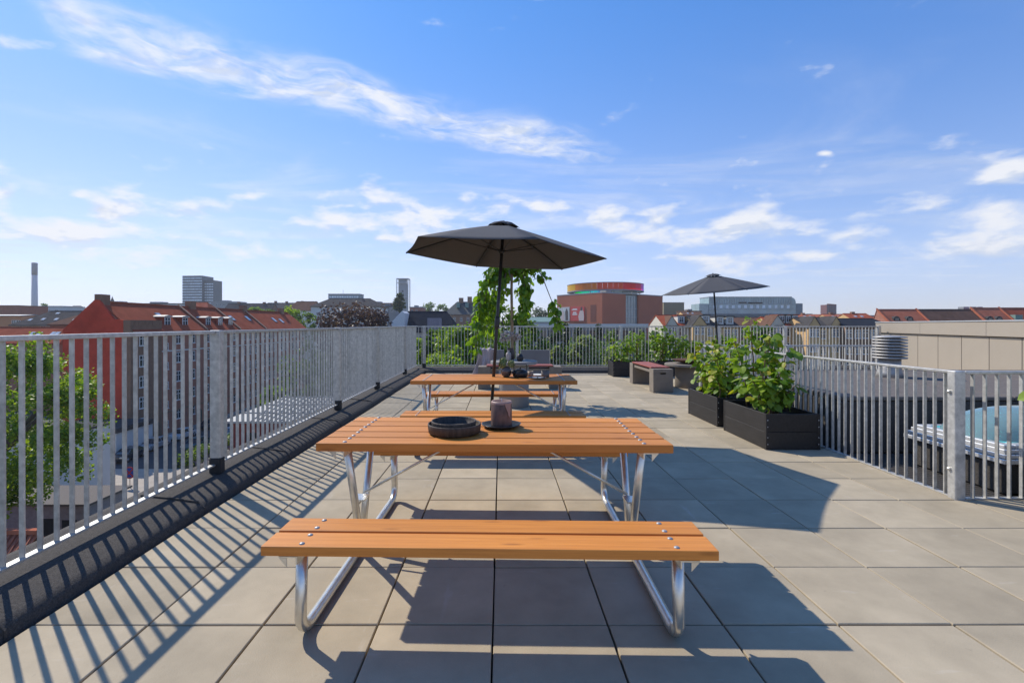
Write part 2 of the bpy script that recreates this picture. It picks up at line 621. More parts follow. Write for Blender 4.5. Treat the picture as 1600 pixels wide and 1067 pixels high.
ff = thing('railing', 'galvanised bar railing across the far end of the terrace in front of the treetops', 'railing', (0, 13.45, 0.03))
bmF = bar_mesh(1.055, 0.011, 0.024)
for i in range(int(12.9 / SPC)):
    put('bar', bmF, ff, (-2.30 + i * SPC, 0, 0.165))
fposts = [X(663, 13.45), X(808, 13.45), X(970, 13.45), X(1122, 13.45), X(1226, 13.45), 10.5]
edges = [-2.36] + fposts
for a, b in zip(edges[:-1], edges[1:]):
    MB().box(a + .03, b - .03, -.021, .021, 1.218, 1.246).build('top_rail', GALV, ff)
    MB().box(a + .03, b - .03, -.021, .021, 0.150, 0.166).build('bottom_rail', GALV, ff)
for p in fposts:
    po = MB().box(p - .04, p + .04, -.055, .03, 0.09, 1.25).build('post', GALV, ff, bevel=.006)
    MB().box(p - .046, p + .046, -.062, .036, 0.06, 0.21).build('base_sleeve', RUBBER, po, bevel=.01)

rf = thing('railing', 'lower galvanised railing guarding the roof light well behind the planters', 'railing', (3.42, 3.63, 0))
bmR = bar_mesh(0.93, 0.025, 0.010)
bmR2 = bar_mesh(0.93, 0.010, 0.025)
LY = 4.72
for i in range(1, int(LY / SPC)):
    put('bar', bmR, rf, (0.01 * i * SPC, i * SPC, 0.005))
for i in range(1, int(3.2 / SPC)):
    put('bar', bmR2, rf, (i * SPC + .02, -0.01, 0.005))
for i in range(1, int(3.15 / SPC)):
    put('bar', bmR2, rf, (0.05 + i * SPC, LY, 0.005))
MB().bar((0, .036, .945), (.047, LY, .945), .04, .022).build('top_rail', GALV, rf, bevel=.004)
MB().bar((.045, -.01, .945), (3.3, -.01, .945), .04, .022).build('top_rail', GALV, rf, bevel=.004)
MB().bar((.07, LY, .945), (3.2, LY, .945), .04, .022).build('top_rail', GALV, rf)
MB().bar((.045, -.01, .006), (3.3, -.01, .006), .04, .008).build('bottom_rail', GALV, rf)
MB().bar((0, .036, .006), (.047, LY, .006), .04, .008).build('bottom_rail', GALV, rf)
for (x, y) in ((0, 0), (.048, LY), (3.25, LY), (1.55, LY)):
    po = MB().box(x - .04, x + .04, y - .035, y + .035, -.05, .958).build('post', GALV, rf, bevel=.006)
    if y == 0:
        for z in (.22, .80):
            b_ = MB().lathe([(0, 0), (.013, 0), (.013, .012), (.006, .016), (0, .016)], 8, smooth=False).build('bolt', TUBE, po, (x - .041, y + .012, z))
            b_.rotation_euler = (0, R(-90), 0)

# ---------------------------------------------------------------- well with roof box, skylight, vent, penthouse
wf = MB().box(3.502, 12, 3.63, 8.28, -.3, -.06).build('well_floor', BITU)
tag(wf, kind='structure')
rb = thing('roof_box', 'raised dark felt roof box with grey top behind the right railing', 'roof box', (3.6, 5.1, -.06))
MB().box(0, 8.2, 0.01, 3.08, 0, .56).build('upstand', BITU, rb, bevel=.03, seg=2)
for i in range(9):
    x0 = .01 + i * .91
    MB().box(x0, x0 + .905, 0.0, 3.1, .562, .606 - (i % 2) * .004).build('felt_sheet', BITU2, rb, bevel=.008)

sk = thing('skylight', 'domed roof skylight with pale aluminium frame and blue-green glazing', 'skylight', (3.98, 3.85, -.06))
ALU = mat('pale_aluminium', (0.70, 0.70, 0.69), 0.35, metal=0.5, var=0.05)
MB().box(0.03, 1.47, 0, .86, 0, .26).build('curb', BITU, sk, bevel=.02)
for k, (o, z0, z1) in enumerate(((-.02, .262, .30), (-.005, .302, .335), (.02, .337, .37), (.045, .372, .40))):
    fm = MB()
    fm.box(o, o + .09, o - .03, .89 - o, z0, z1)
    fm.box(1.5 - o - .09, 1.5 - o, o - .03, .89 - o, z0, z1)
    fm.box(o + .091, 1.499 - o - .09, o - .03, o + .06, z0, z1)
    fm.box(o + .091, 1.499 - o - .09, .80 - o, .89 - o, z0, z1)
    fm.build('frame_strip', ALU, sk, bevel=.005)
dome_m = bpy.data.materials.new('acrylic_dome')
dome_m.use_nodes = True
b_ = dome_m.node_tree.nodes['Principled BSDF']
b_.inputs['Base Color'].default_value = (0.50, 0.80, 0.85, 1)
b_.inputs['Roughness'].default_value = 0.05
b_.inputs['Transmission Weight'].default_value = 0.7
b_.inputs['IOR'].default_value = 1.15
b_.inputs['Coat Weight'].default_value = 0.0
AQUA = mat('aqua_painted_shaft', (0.12, 0.55, 0.56), 0.6, var=0.05)
MB().box(.12, 1.38, .1, .78, .30, .40).build('shaft_lining', AQUA, sk)
dm = MB()
nu, nv_ = 28, 28
for j in range(nv_ + 1):
    for i in range(nu + 1):
        a, b = i / nu * 2 - 1, j / nv_ * 2 - 1
        ra = max(abs(a), abs(b))
        k_ = ra / max(1e-6, (abs(a) ** 3.2 + abs(b) ** 3.2) ** (1 / 3.2))
        h = .25 * max(0, 1 - ra ** 2.4) ** .62
        dm.v.append((.75 + a * k_ * .69, .43 + b * k_ * .38, .392 + h))
for j in range(nv_):
    for i in range(nu):
        k = j * (nu + 1) + i
        dm.f.append((k, k + 1, k + nu + 2, k + nu + 1))
        dm.sm.append(True)
dm.build('dome', dome_m, sk)

VZ = .78
vt = thing('roof_ventilator', 'round louvred grey metal roof ventilator standing on the felt roof box', 'ventilator', (X(1390, 7.05), 7.05, .54))
VM = mat('weathered_zinc', (0.42, 0.40, 0.37), 0.55, metal=0.4, var=0.15, scale=8)
MB().lathe([(.17, 0), (.15, .08), (.135, .13), (.135, .28)], 24, cap=True).build('collar', VM, vt)
MB().lathe([(.125, .281), (.125, .58)], 20, cap=True).build('core', BLACKM, vt)
for k in range(7):
    z = .285 + k * .043
    MB().lathe([(.13, z + .008), (.205, z - .009), (.21, z), (.205, z + .012), (.13, z + .026)], 28).build('louvre', VM, vt)
MB().lathe([(0, .612), (.11, .606), (.208, .59), (.208, .578), (0, .575)], 28).build('cap', VM, vt)

BEIGE = mat('beige_cladding_panel', (0.37, 0.32, 0.255), 0.5, var=0.03, scale=1.2, objrand=0.03, spec=0.4)
GAPM = mat('dark_joint', (0.02, 0.02, 0.02), 0.9)
pd = Vector((-0.291, -0.957, 0))
p0 = at(1372, 508, 14.0)
ph = thing('penthouse', 'low rooftop penthouse clad in flat beige panels on the right', 'building', (p0.x, p0.y, -.06), math.atan2(pd.y, pd.x))
# local x runs along the wall towards the camera, local y points away to the right
MB().box(0, 11, .03, 6, 0, 1.16).build('backing_wall', GAPM, ph)
for k in range(13):
    x0 = .03 + (k - .55) * .87
    a, b = max(.01, x0), x0 + .852
    if b - a > .05 and a < 10.9:
        MB().box(a, min(b, 11), 0, .028, .0, 1.13).build('panel', BEIGE, ph, bevel=.004)
for k in range(5):
    MB().box(-.02 + k * 2.4, 2.394 + k * 2.4 - .02, -.055, .3, 1.142, 1.43).build('fascia_panel', BEIGE, ph, bevel=.006)
MB().box(-.02, 11, -.07, 6.05, 1.432, 1.455).build('roof_edge', ALU, ph)
# ================================================================ picnic tables
def arc(c, r, a0, a1, n, plane='yz', x=0):
    out = []
    for k in range(n + 1):
        a = a0 + (a1 - a0) * k / n
        out.append((x, c[0] + r * math.cos(a), c[1] + r * math.sin(a)))
    return out

def picnic_table(loc, rz, label):
    """origin on the floor under the middle of the table; local y away from the camera"""
    t = thing('picnic_table', label, 'picnic table', loc, rz, 'picnic tables of orange planks on zinc tube frames')
    Lh = 0.90
    bolt = MB().lathe([(.0115, 0), (.0108, .0025), (.006, .005), (0, .006)], 10).mesh('bolt', mat('dull_bolt_zinc', (.36, .36, .35), .5, metal=.4))
    pl_t = MB().box(-Lh, Lh, -.064, .064, -.042, 0).mesh('table_plank', WOOD)
    pl_s = MB().box(-Lh, Lh, -.067, .067, -.039, 0).mesh('seat_plank', WOOD)
    H, S = 0.703, 0.425
    for k in range(5):
        y = (k - 2) * .142
        o = put('table_plank', pl_t, t, (rnd.uniform(-.003, .003), y, H), bevel=.004, seg=2)
        for x in (-.76, .76):
            for d in (-.038, .038):
                put('bolt', bolt, o, (x, d, 0))
    for s in (-1, 1):
        for k in (-1, 1):
            o = put('seat_plank', pl_s, t, (rnd.uniform(-.003, .003), s * .74 + k * .0755, S), bevel=.004, seg=2)
            for x in (-.745, .745):
                for d in (-.04, .04):
                    put('bolt', bolt, o, (x, d, 0))
    rad = .024
    for s in (-1, 1):
        x = s * .775
        rr = .09
        path = [(x, -.78, S - .042), (x, -.795, .14)]
        path += arc((-.71, rad + rr), rr, math.pi, 1.5 * math.pi, 6, x=x)[1:]
        path += arc((.71, rad + rr), rr, 1.5 * math.pi, 2 * math.pi, 6, x=x)
        path += [(x, .795, .14), (x, .78, S - .042)]
        MB().tube(path, rad, 14).build('runner_tube', TUBE, t)
        xi = x
        for d in (-1, 1):
            MB().tube([(xi + s * .0, d * .018, .05), (xi, d * .10, .30), (xi, d * .235, H - .05)], .021, 12).build('table_leg_tube', TUBE, t)
        MB().box(xi - .035, xi + .035, -.05, .05, .30, .31).build('gusset', TUBE, t)
        for y0, y1, z in ((-.34, .34, H), (-.875, -.605, S), (.605, .875, S)):
            m = MB()
            w = .035
            m.prism([(x - s * 0.02, y0, z - .0425), (x + s * (w + .02), y0, z - .0425), (x + s * (w + .02), y0, z - .048), (x - s * .014, y0, z - .048), (x - s * .014, y0, z - .075), (x - s * .02, y0, z - .075)], (0, y1 - y0, 0))
            m.prism([(x + s * .022, y0, z - .049), (x + s * (w + .018), y0, z - .049), (x + s * .022, y0, z - .085)], (0, .004, 0))
            m.build('support_angle', TUBE, t)
        MB().tube([(x - s * .02, 0, .335), (x - s * .60, 0, H - .047)], .0075, 8).build('brace', TUBE, t)
    return t

pt1 = picnic_table((-.035, 2.775, 0), R(-1.3), 'nearest picnic table with orange planks, carrying the candle and dark bowls')
pt2 = picnic_table((-.077, 5.545, 0), R(-.3), 'second picnic table with the parasol pole through its top and a teapot on it')

# ---------------------------------------------------------------- tableware, near table
STONE = mat('dark_burnt_wood', (0.055, 0.040, 0.030), 0.7, var=0.45, scale=8, stretch=(6, 6, .6), bump=0.5, bscale=8)
def bowl(loc, r, h, label, ribs=False):
    wob = (lambda a, i: 1 + (.006 * math.sin(38 * a) if ribs and i in (2, 3) else 0))
    p = [(0, .004), (r * .82, .0), (r * .97, .010), (r, h * .9), (r * .99, h), (r * .955, h), (r * .94, h * .9), (r * .90, .018), (0, .014)]
    o = MB().lathe(p, 76, wob=wob).build('bowl', STONE, None, loc)
    return tag(o, label, 'bowl', 'nested dark bowls')
bowl((-.258, 2.675, .7035), .147, .056, 'wide ribbed dark bowl at the bottom on the nearest table', True)
bowl((-.262, 2.678, .718), .124, .056, 'smaller dark bowl set inside the ribbed bowl')
PLATE = mat('black_glazed_ceramic', (0.025, 0.025, 0.027), 0.3, var=0.3, scale=12)
o = MB().lathe([(0, 0), (.075, 0), (.085, .006), (.11, .016), (.114, .022), (.108, .022), (.08, .013), (0, .011)], 40,
               wob=lambda a, i: 1 + .03 * math.sin(2 * a + .6) + .015 * math.sin(5 * a)).build('candle_plate', PLATE, None, (0.0, 2.83, .7035))
tag(o, 'uneven black plate under the mauve candle', 'plate')
WAX = mat('mauve_wax', (0.22, 0.125, 0.095), 0.5, col2=(0.05, 0.03, 0.026), scale=14, stretch=(1, 1, .5), bump=0.15, bscale=30)
WAX2 = mat('pale_mauve_wax', (0.33, 0.205, 0.165), 0.5, var=0.1, scale=12)
cd_ = thing('candle', 'thick mauve pillar candle on a black plate', 'candle', (0.002, 2.83, .7145))
MB().lathe([(0, 0), (.0605, 0), (.062, .004), (.061, .134), (.057, .142), (.050, .139), (.03, .133), (0, .132)], 36).build('wax_body', WAX, cd_)
MB().lathe([(.0615, .128), (.0612, .137), (.057, .1435), (.050, .1405)], 36, wob=lambda a, i: 1 + .006 * math.sin(3 * a)).build('rim', WAX2, cd_)
MB().prism([(.018, -.0592, .136), (.052, -.036, .136), (.05, -.037, .09), (.046, -.042, .055), (.040, -.048, .062), (.034, -.052, .088), (.022, -.0585, .118)], (.002, -.0035, 0)).build('wax_run', WAX2, cd_)
MB().tube([(0, 0, .132), (.002, 0, .146), (-.002, .001, .156)], .0016, 6).build('wick', WHITE, cd_)

# ---------------------------------------------------------------- tableware, second table
GREYC = mat('grey_glazed_pot', (0.085, 0.075, 0.068), 0.25, var=0.45, scale=6, stretch=(1, 1, 3), spec=0.6)
pv = thing('pot', 'round dark grey pot holding three green artichokes', 'pot', (X(791, 5.58), 5.58, .7035))
MB().lathe([(0, 0), (.03, 0), (.052, .02), (.064, .055), (.058, .09), (.040, .112), (.038, .116), (.034, .112), (.03, .09), (0, .09)], 28).build('body', GREYC, pv)
ARTI = mat('artichoke_green', (0.20, 0.26, 0.10), 0.6, var=0.25, scale=10)
ar_s = MB()
for ring in range(5):
    rr, zz, nn = (.036, .042, .042, .034, .018)[ring], (-.016, -.002, .012, .026, .038)[ring], (8, 9, 9, 8, 5)[ring]
    for k in range(nn):
        a = 2 * math.pi * (k + ring * .5) / nn
        c, s = math.cos(a), math.sin(a)
        w = .013
        ar_s.add([(c * rr * .7 - s * w, s * rr * .7 + c * w, zz - .014), (c * rr * .7 + s * w, s * rr * .7 - c * w, zz - .014),
                  (c * rr * 1.06 + s * w * .9, s * rr * 1.06 - c * w * .9, zz), (c * rr * .95, s * rr * .95, zz + .018), (c * rr * 1.06 - s * w * .9, s * rr * 1.06 + c * w * .9, zz)],
                 [(0, 1, 2, 3, 4)])
ar_s.lathe([(0, -.03), (.02, -.028), (.031, -.01), (.034, .012), (.024, .034), (0, .046)], 12)
ARTM = ar_s.mesh('artichoke', ARTI)
for (dx_, dy_, dz_, lean) in ((-.048, -.02, .138, R(-35)), (.055, -.02, .145, R(30)), (-.035, .03, .172, R(-12))):
    a = thing('artichoke', {-.048: 'left green artichoke leaning over the rim of the grey pot', .055: 'right green artichoke beside the teapot handle',
                            -.035: 'highest green artichoke at the back of the grey pot'}[dx_], 'artichoke',
              (X(791, 5.58) + dx_, 5.58 + dy_, .7035 + dz_), 0, 'artichokes in the grey pot')
    a.rotation_euler = (0, lean, rnd.uniform(0, 3))
    put('head', ARTM, a)
    MB().tube([(0, 0, -.02), (-.01 * math.copysign(1, dx_), 0, -.07)], .006, 6).build('stalk', ARTI, a)
tp = thing('teapot', 'black cast iron teapot with a tall hoop handle', 'teapot', (X(813, 5.53), 5.53, .7035), R(12))
IRON = mat('black_cast_iron', (0.012, 0.012, 0.013), 0.42, var=0.3, scale=40, bump=0.3, bscale=80)
MB().lathe([(0, 0), (.07, 0), (.084, .014), (.088, .045), (.08, .078), (.05, .086), (0, .087)], 30).build('body', IRON, tp)
ld = MB().lathe([(.05, .086), (.047, .093), (.015, .099), (0, .10)], 24).build('lid', GREYC, tp)
MB().lathe([(0, .099), (.009, .099), (.011, .110), (.006, .116), (0, .117)], 12).build('knob', IRON, ld)
MB().tube([(-.074, 0, .075), (-.077, 0, .135), (-.068, 0, .152), (.068, 0, .152), (.077, 0, .135), (.074, 0, .075)], .0042, 8).build('handle', IRON, tp)
MB().tube([(-.075, -.03, .045), (-.098, -.045, .062), (-.112, -.05, .082)], [.016, .012, .009], 8).build('spout', IRON, tp)
BEIGEC = mat('sand_ceramic', (0.33, 0.24, 0.17), 0.55, var=0.15, scale=8)
def cup(px, Y, r, h, m, label, nm='cup'):
    o = MB().lathe([(0, 0), (r * .88, 0), (r, .008), (r, h), (r * .9, h), (r * .87, .012), (0, .01)], 24).build(nm, m, None, (X(px, Y), Y, .7035))
    tag(o, label, 'cup')
cup(829, 5.62, .034, .062, BEIGEC, 'small sand coloured cup behind the teapot')
TAUPE = mat('taupe_ceramic', (0.15, 0.125, 0.105), 0.5, var=0.15, scale=8)
MUG_PLATE = mat('grey_blue_plate', (0.16, 0.16, 0.165), 0.35, var=0.25, scale=9)
o = MB().lathe([(0, 0), (.06, 0), (.095, .008), (.105, .013), (.095, .0125), (.06, .006), (0, .005)], 36).build('plate', MUG_PLATE, None, (X(839, 5.42), 5.42, .7035))
tag(o, 'grey plate at the front edge of the second table', 'plate')
o = MB().lathe([(0, 0), (.05, 0), (.08, .008), (.084, .012), (.05, .006), (0, .005)], 30).build('plate', WHITE, None, (X(841, 5.74), 5.74, .7035))
tag(o, 'small white plate at the back of the second table', 'plate')
cup(852, 5.56, .047, .075, TAUPE, 'taupe mug between the two plates', 'mug')
o = MB().lathe([(0, 0), (.006, 0), (.009, .006), (.005, .011), (0, .012)], 10).build('dark_fruit', IRON, None, (X(840, 5.42), 5.42, .7095))
tag(o, 'tiny dark berry lying on the grey plate', 'berry')

# ---------------------------------------------------------------- parasols
def parasol(base, tilt, rot, Rr, hr, ha, label, pole_from):
    d = Vector((tilt[0], tilt[1], 1)).normalized()
    t = thing('parasol', label, 'parasol', base, 0, 'charcoal parasols')
    e1 = (Vector((1, 0, 0)) - d * d.x).normalized()
    e2 = d.cross(e1)
    def W(a, r, h):
        return e1 * (math.cos(a) * r) + e2 * (math.sin(a) * r) + d * h
    # canopy: six panels, each sagging a little between the ribs
    nr, na = 8, 6
    can = MB()
    r_in = .12
    hi = ha - .02
    for k in range(6):
        a0 = rot + k * math.pi / 3
        a1 = a0 + math.pi / 3
        vs_ = []
        for i in range(nr + 1):
            s = i / nr
            r = r_in + (Rr - r_in) * s
            h = hi + (hr - hi) * s + .010 * math.sin(math.pi * s)
            for j in range(na + 1):
                q = j / na
                p = W(a0, r, h).lerp(W(a1, r, h), q)
                sag = math.sin(math.pi * q)
                p = p - d * (.010 * sag * s) - (p - d * h).normalized() * (.014 * sag * s * s)
                vs_.append(p)
        fs = []
        for i in range(nr):
            for j in range(na):
                b = i * (na + 1) + j
                fs.append((b, b + na + 1, b + na + 2, b + 1))
        can.add(vs_, fs, True)
    c = can.build('canopy', FABRIC, t)
    so_ = c.modifiers.new('thickness', 'SOLIDIFY')
    so_.thickness = .003
    vent = MB()
    for k in range(6):
        a0 = rot + k * math.pi / 3
        a1 = a0 + math.pi / 3
        rows = []
        for i in range(4):
            s = i / 3
            r = .02 + .175 * s
            row = []
            for j in range(6):
                q = j / 5
                p = W(a0, r, 0).lerp(W(a1, r, 0), q)
                row.append(p + d * (ha + .036 - .066 * s * s + .024 * math.sin(math.pi * q) * s))
            rows.append(row)
        fs = [(i * 6 + j, (i + 1) * 6 + j, (i + 1) * 6 + j + 1, i * 6 + j + 1) for i in range(3) for j in range(5)]
        vent.add([p for r in rows for p in r], fs, True)
    vo = vent.build('vent_flap', FABRIC, c)
    sv = vo.modifiers.new('thickness', 'SOLIDIFY')
    sv.thickness = .003
    MB().lathe([(0, 0), (.016, 0), (.018, .012), (.009, .022), (0, .024)], 10).build('finial', BLACKM, t, d * (ha + .03))
    MB().tube([d * pole_from, d * 1.35, d * (ha + .02)], .019, 14).build('pole', BLACKM, t)
    cr_ = MB().tube([d * 1.26, d * 1.28, d * 1.38, d * 1.40], [.024, .03, .03, .024], 12).build('crank_housing', BLACKM, t)
    MB().tube([d * 1.34, d * 1.34 + e1 * .06, d * 1.30 + e1 * .07], .007, 8).build('crank_handle', BLACKM, cr_)
    hub = MB().tube([d * (hr + .02), d * (hr + .07)], .034, 12).build('runner_hub', BLACKM, t)
    ribm, strm = [], []
    for k in range(6):
        a = rot + k * math.pi / 3
        p0, p1 = W(a, .03, hi - .01), W(a, Rr - .01, hr - .006)
        pm = p0.lerp(p1, .5) + d * .022
        MB().tube([p0, pm, p1], .0075, 6).build('rib', BLACKM, t)
        MB().tube([W(a, .03, hr + .05), p0.lerp(p1, .48) + d * .012], .006, 6).build('strut', BLACKM, t)
    if pole_from < .5:
        MB().lathe([(0, 0), (.24, 0), (.25, .01), (.25, .05), (.2, .07), (.03, .08), (.03, .3), (.022, .3), (.022, .08)], 32).build('base', CONC, t)
    return t

parasol((-.133, 5.583, 0), (.065, .009), -.227, 1.20, 2.112, 2.464, 'large charcoal parasol standing through the second picnic table', .06)
parasol((5.197, 11.472, 0), (-.094, -.058), -.354, 1.175, 2.111, 2.479, 'charcoal parasol farther back beside the fire bowl table', .06)

# ---------------------------------------------------------------- concrete benches and tables
def bench(loc, rz, label, slot=True):
    """origin: floor, middle of the bench; local x along the length (1.7)"""
    t = thing('bench', label, 'bench', loc, rz, 'concrete benches with red seats')
    for s in (-1, 1):
        x0, x1 = sorted((s * .60, s * .85))
        m = MB()
        if slot:
            # end block built round a finger slot
            xe, xi = s * .85, s * .60
            a, b = sorted((xe, xi))
            m.box(a, b, -.19, .19, 0, .355)
            m.box(a, b, -.19, -.055, .357, .385)
            m.box(a, b, .055, .19, .357, .385)
            m.box(a, b, -.19, .19, .387, .455)
            c, e = sorted((xi, xi + s * .1))
            m.box(c, e, -.055, .055, .357, .385)
        else:
            m.box(x0, x1, -.19, .19, 0, .455)
        m.build('end_block', CONC, t)
    MB().box(-.60, .60, -.16, .16, .37, .42).build('beam', CONC, t)
    for k in range(5):
        y = (k - 2) * .074
        MB().box(-.68, .68, y - .035, y + .035, .457, .485).build('seat_slat', REDWOOD, t, bevel=.004)
    return t
bench((2.9 + .21, 10.12, 0), R(90), 'backless concrete bench with red slat seat near the fire bowl table')
bench((X(812, 9.95), 9.98, 0), 0, 'concrete bench with red slat seat behind the pale round table')

def round_table(loc, rp, rt, h, m, label):
    t = thing('round_table', label, 'table', loc)
    MB().lathe([(rp, 0), (rp, h - .055)], 40, cap=True).build('pedestal', m, t, bevel=.006)
    MB().lathe([(0, h - .053), (rt - .012, h - .053), (rt, h - .045), (rt, h - .008), (rt - .01, h), (0, h)], 48, smooth=False).build('table_top', m, t)
    return t
round_table((.205, 7.77, 0), .24, .375, .73, CONCB, 'pale round concrete table holding vases under the weeping tree')
round_table((3.92, 10.1, 0), .27, .48, .50, CONC, 'low round concrete table carrying the rusty fire bowl')
RUST = mat('rusty_steel', (0.16, 0.075, 0.04), 0.8, col2=(0.07, 0.035, 0.022), scale=9, bump=0.3, bscale=40)
o = MB().lathe([(0, 0), (.10, 0), (.24, .035), (.33, .075), (.335, .085), (.32, .083), (.23, .046), (.1, .014), (0, .012)], 48).build('fire_bowl', RUST, None, (3.92, 10.08, .502))
tag(o, 'shallow rusty steel fire bowl on the low round table', 'fire bowl')

# seats with upright backs at the far end
SLAB_G = mat('grey_fibre_cement', (0.185, 0.18, 0.18), 0.75, var=0.06, scale=5)
def backed(px0, px1, Y, label):
    x0, x1 = X(px0, Y), X(px1, Y)
    w = x1 - x0
    t = thing('seat', label, 'seat', ((x0 + x1) / 2, Y, 0), 0, 'grey slab seats at the far end')
    MB().box(-w / 2, w / 2, 0, .05, .0, .72).build('backrest', SLAB_G, t, bevel=.008)
    MB().box(-w / 2 + .02, w / 2 - .02, .052, .55, .0, .40).build('seat_block', SLAB_G, t, bevel=.01)
    MB().box(-w / 2 + .03, w / 2 - .03, .06, .54, .402, .45).build('cushion', mat('dark_cushion', (.05, .05, .055), .9), t, bevel=.015, seg=2)
    return t
backed(745, 788, 11.3, 'grey slab seat with a mauve blanket over its back')
backed(814, 859, 11.3, 'bare grey slab seat at the far end to the right of the weeping tree')
BLANK = mat('mauve_knit', (0.44, 0.37, 0.36), 0.95, var=0.1, scale=60, bump=0.6, bscale=140)
bl = MB()
nu, nv_ = 60, 34
Yb = 11.27
xa, xb = X(749, Yb), X(772, Yb)
for j in range(nv_ + 1):
    q = j / nv_
    for i in range(nu + 1):
        p = i / nu
        fold = math.sin(p * 21 + 2.6 * math.sin(q * 4 + p * 3)) * .6 + math.sin(p * 9 + 1 + q * 3) * .5
        x = xa + (xb - xa) * p + .03 * math.sin(q * 5 + p * 2) - .20 * q * q * (1 - p)
        if q < .18:      # behind the back
            z = .74 - (.18 - q) * 1.2
            y = Yb + .11 + .012 * fold
        elif q < .26:
            s = (q - .18) / .08
            z = .74 + .025 * math.sin(s * math.pi) + .018 * fold
            y = Yb + .11 - .16 * s
        else:
            s = (q - .26) / .74
            z = .74 - s * (.58 + .12 * math.sin(p * 5 + .5) + .1 * (1 - p))
            y = Yb - .05 - .10 * s * s - .05 * fold * (0.6 + s)
        bl.v.append((x, y, z))
for j in range(nv_):
    for i in range(nu):
        k = j * (nu + 1) + i
        bl.f.append((k, k + nu + 1, k + nu + 2, k + 1))
        bl.sm.append(True)
o = bl.build('blanket', BLANK)
sb_ = o.modifiers.new('thickness', 'SOLIDIFY')
sb_.thickness = .008
tag(o, 'mauve knitted blanket draped over the left grey seat', 'blanket')

# things on the pale round table
BISQ = mat('pale_bisque', (0.42, 0.36, 0.31), 0.7, var=0.12, scale=14, bump=0.2, bscale=50)
o = MB().lathe([(0, 0), (.034, 0), (.042, .01), (.043, .10), (.036, .125), (.018, .135), (.017, .16), (.021, .168), (.015, .168), (.012, .14), (0, .13)], 24).build('vase', BISQ, None, (X(794.5, 7.7), 7.7, .732))
tag(o, 'pale stoneware bottle vase on the round table', 'vase')
BROWN = mat('brown_glaze', (0.06, 0.038, 0.03), 0.4, var=0.3, scale=8)
vz = thing('vase', 'dark brown vase with dried pale flowers behind the bottle vase', 'vase', (X(798, 7.95), 7.95, .732))
MB().lathe([(0, 0), (.05, 0), (.066, .02), (.07, .10), (.06, .15), (.05, .18), (.055, .19), (.047, .19), (.05, .15), (0, .14)], 24).build('body', BROWN, vz)
DRY = mat('dried_flower', (0.52, 0.46, 0.42), 0.9, var=0.25, scale=20, island=0.25)
STALK = mat('dried_stalk', (0.16, 0.15, 0.07), 0.9)
for (dx_, dy_, h) in ((-.13, 0, .40), (-.09, .05, .34), (-.06, -.04, .44), (-.15, .03, .32), (.10, 0, .40), (.14, .03, .37), (.07, .06, .34), (.02, .02, .42), (-.02, .05, .36)):
    MB().tube([(0, 0, .12), (dx_ * .5, dy_ * .5, h * .62), (dx_, dy_, h)], .003, 5).build('stalk', STALK, vz)
    hd = MB()
    for k in range(46):
        p = Vector((rnd.gauss(0, 1), rnd.gauss(0, 1), rnd.gauss(0, 1))).normalized() * rnd.uniform(.018, .042)
        s = .011
        e = Euler((rnd.uniform(0, 6), rnd.uniform(0, 6), rnd.uniform(0, 6))).to_matrix()
        hd.add([p + Vector((dx_, dy_, h)) + e @ Vector(q) for q in ((-s, -s, 0), (s, -s, 0), (s, s, .003), (-s, s, 0))], [(0, 1, 2, 3)])
    hd.build('flower_head', DRY, vz)
o = MB().lathe([(0, 0), (.035, 0), (.05, .02), (.057, .055), (.05, .09), (.032, .105), (.03, .115), (.024, .112), (.02, .1), (0, .095)], 26).build('lantern_pot', BLACKM, None, (X(812.5, 7.62), 7.62, .732))
tag(o, 'small round black pot at the right of the round table', 'pot')
# ================================================================ planters and plants
def planter(x0, x1, y0, y1, label, h=.372):
    w, d = x1 - x0, y1 - y0
    t = thing('planter', label, 'planter', ((x0 + x1) / 2, (y0 + y1) / 2, 0), 0, 'black plank planters')
    bh = (h - .006) / 2
    for k in range(2):
        z0 = .004 + k * (bh + .003)
        for s in (-1, 1):
            a, b = sorted((s * w / 2, s * (w / 2 - .022)))
            MB().box(a, b, -d / 2 + .024, d / 2 - .024, z0, z0 + bh).build('board', BLACKWOOD, t, bevel=.003)
            a, b = sorted((s * d / 2, s * (d / 2 - .022)))
            MB().box(-w / 2 + .001, w / 2 - .001, a, b, z0, z0 + bh).build('board', BLACKWOOD, t, bevel=.003)
    screw = MB().lathe([(.006, 0), (.005, .003), (0, .004)], 8).mesh('screw', GALV)
    for sx in (-1, 1):
        for sy in (-1, 1):
            x, y = sx * (w / 2 + .002), sy * (d / 2 + .002)
            m = MB()
            a, b = sorted((x, x - sx * .028))
            m.box(a, b, *sorted((y, y - sy * .004)), .002, h + .004)
            a, b = sorted((x, x - sx * .0035))
            m.box(a, b, *sorted((y - sy * .0045, y - sy * .034)), .002, h + .004)
            c = m.build('corner_angle', BLACKWOOD, t)
            for z in (.06, .13, .24, .31):
                put('screw', screw, c, (x - sx * .016, y + sy * .001, z), rot=(R(90) * (1 if sy < 0 else -1), 0, 0))
    # soil with lumps
    so_ = MB()
    n = 12
    for j in range(n + 1):
        for i in range(n + 1):
            so_.v.append((-w / 2 + .024 + (w - .048) * i / n, -d / 2 + .024 + (d - .048) * j / n, h - .07 + rnd.uniform(-.012, .012)))
    for j in range(n):
        for i in range(n):
            k = j * (n + 1) + i
            so_.f.append((k, k + 1, k + n + 2, k + n + 1))
            so_.sm.append(True)
    so_.build('soil', SOIL, t)
    return t

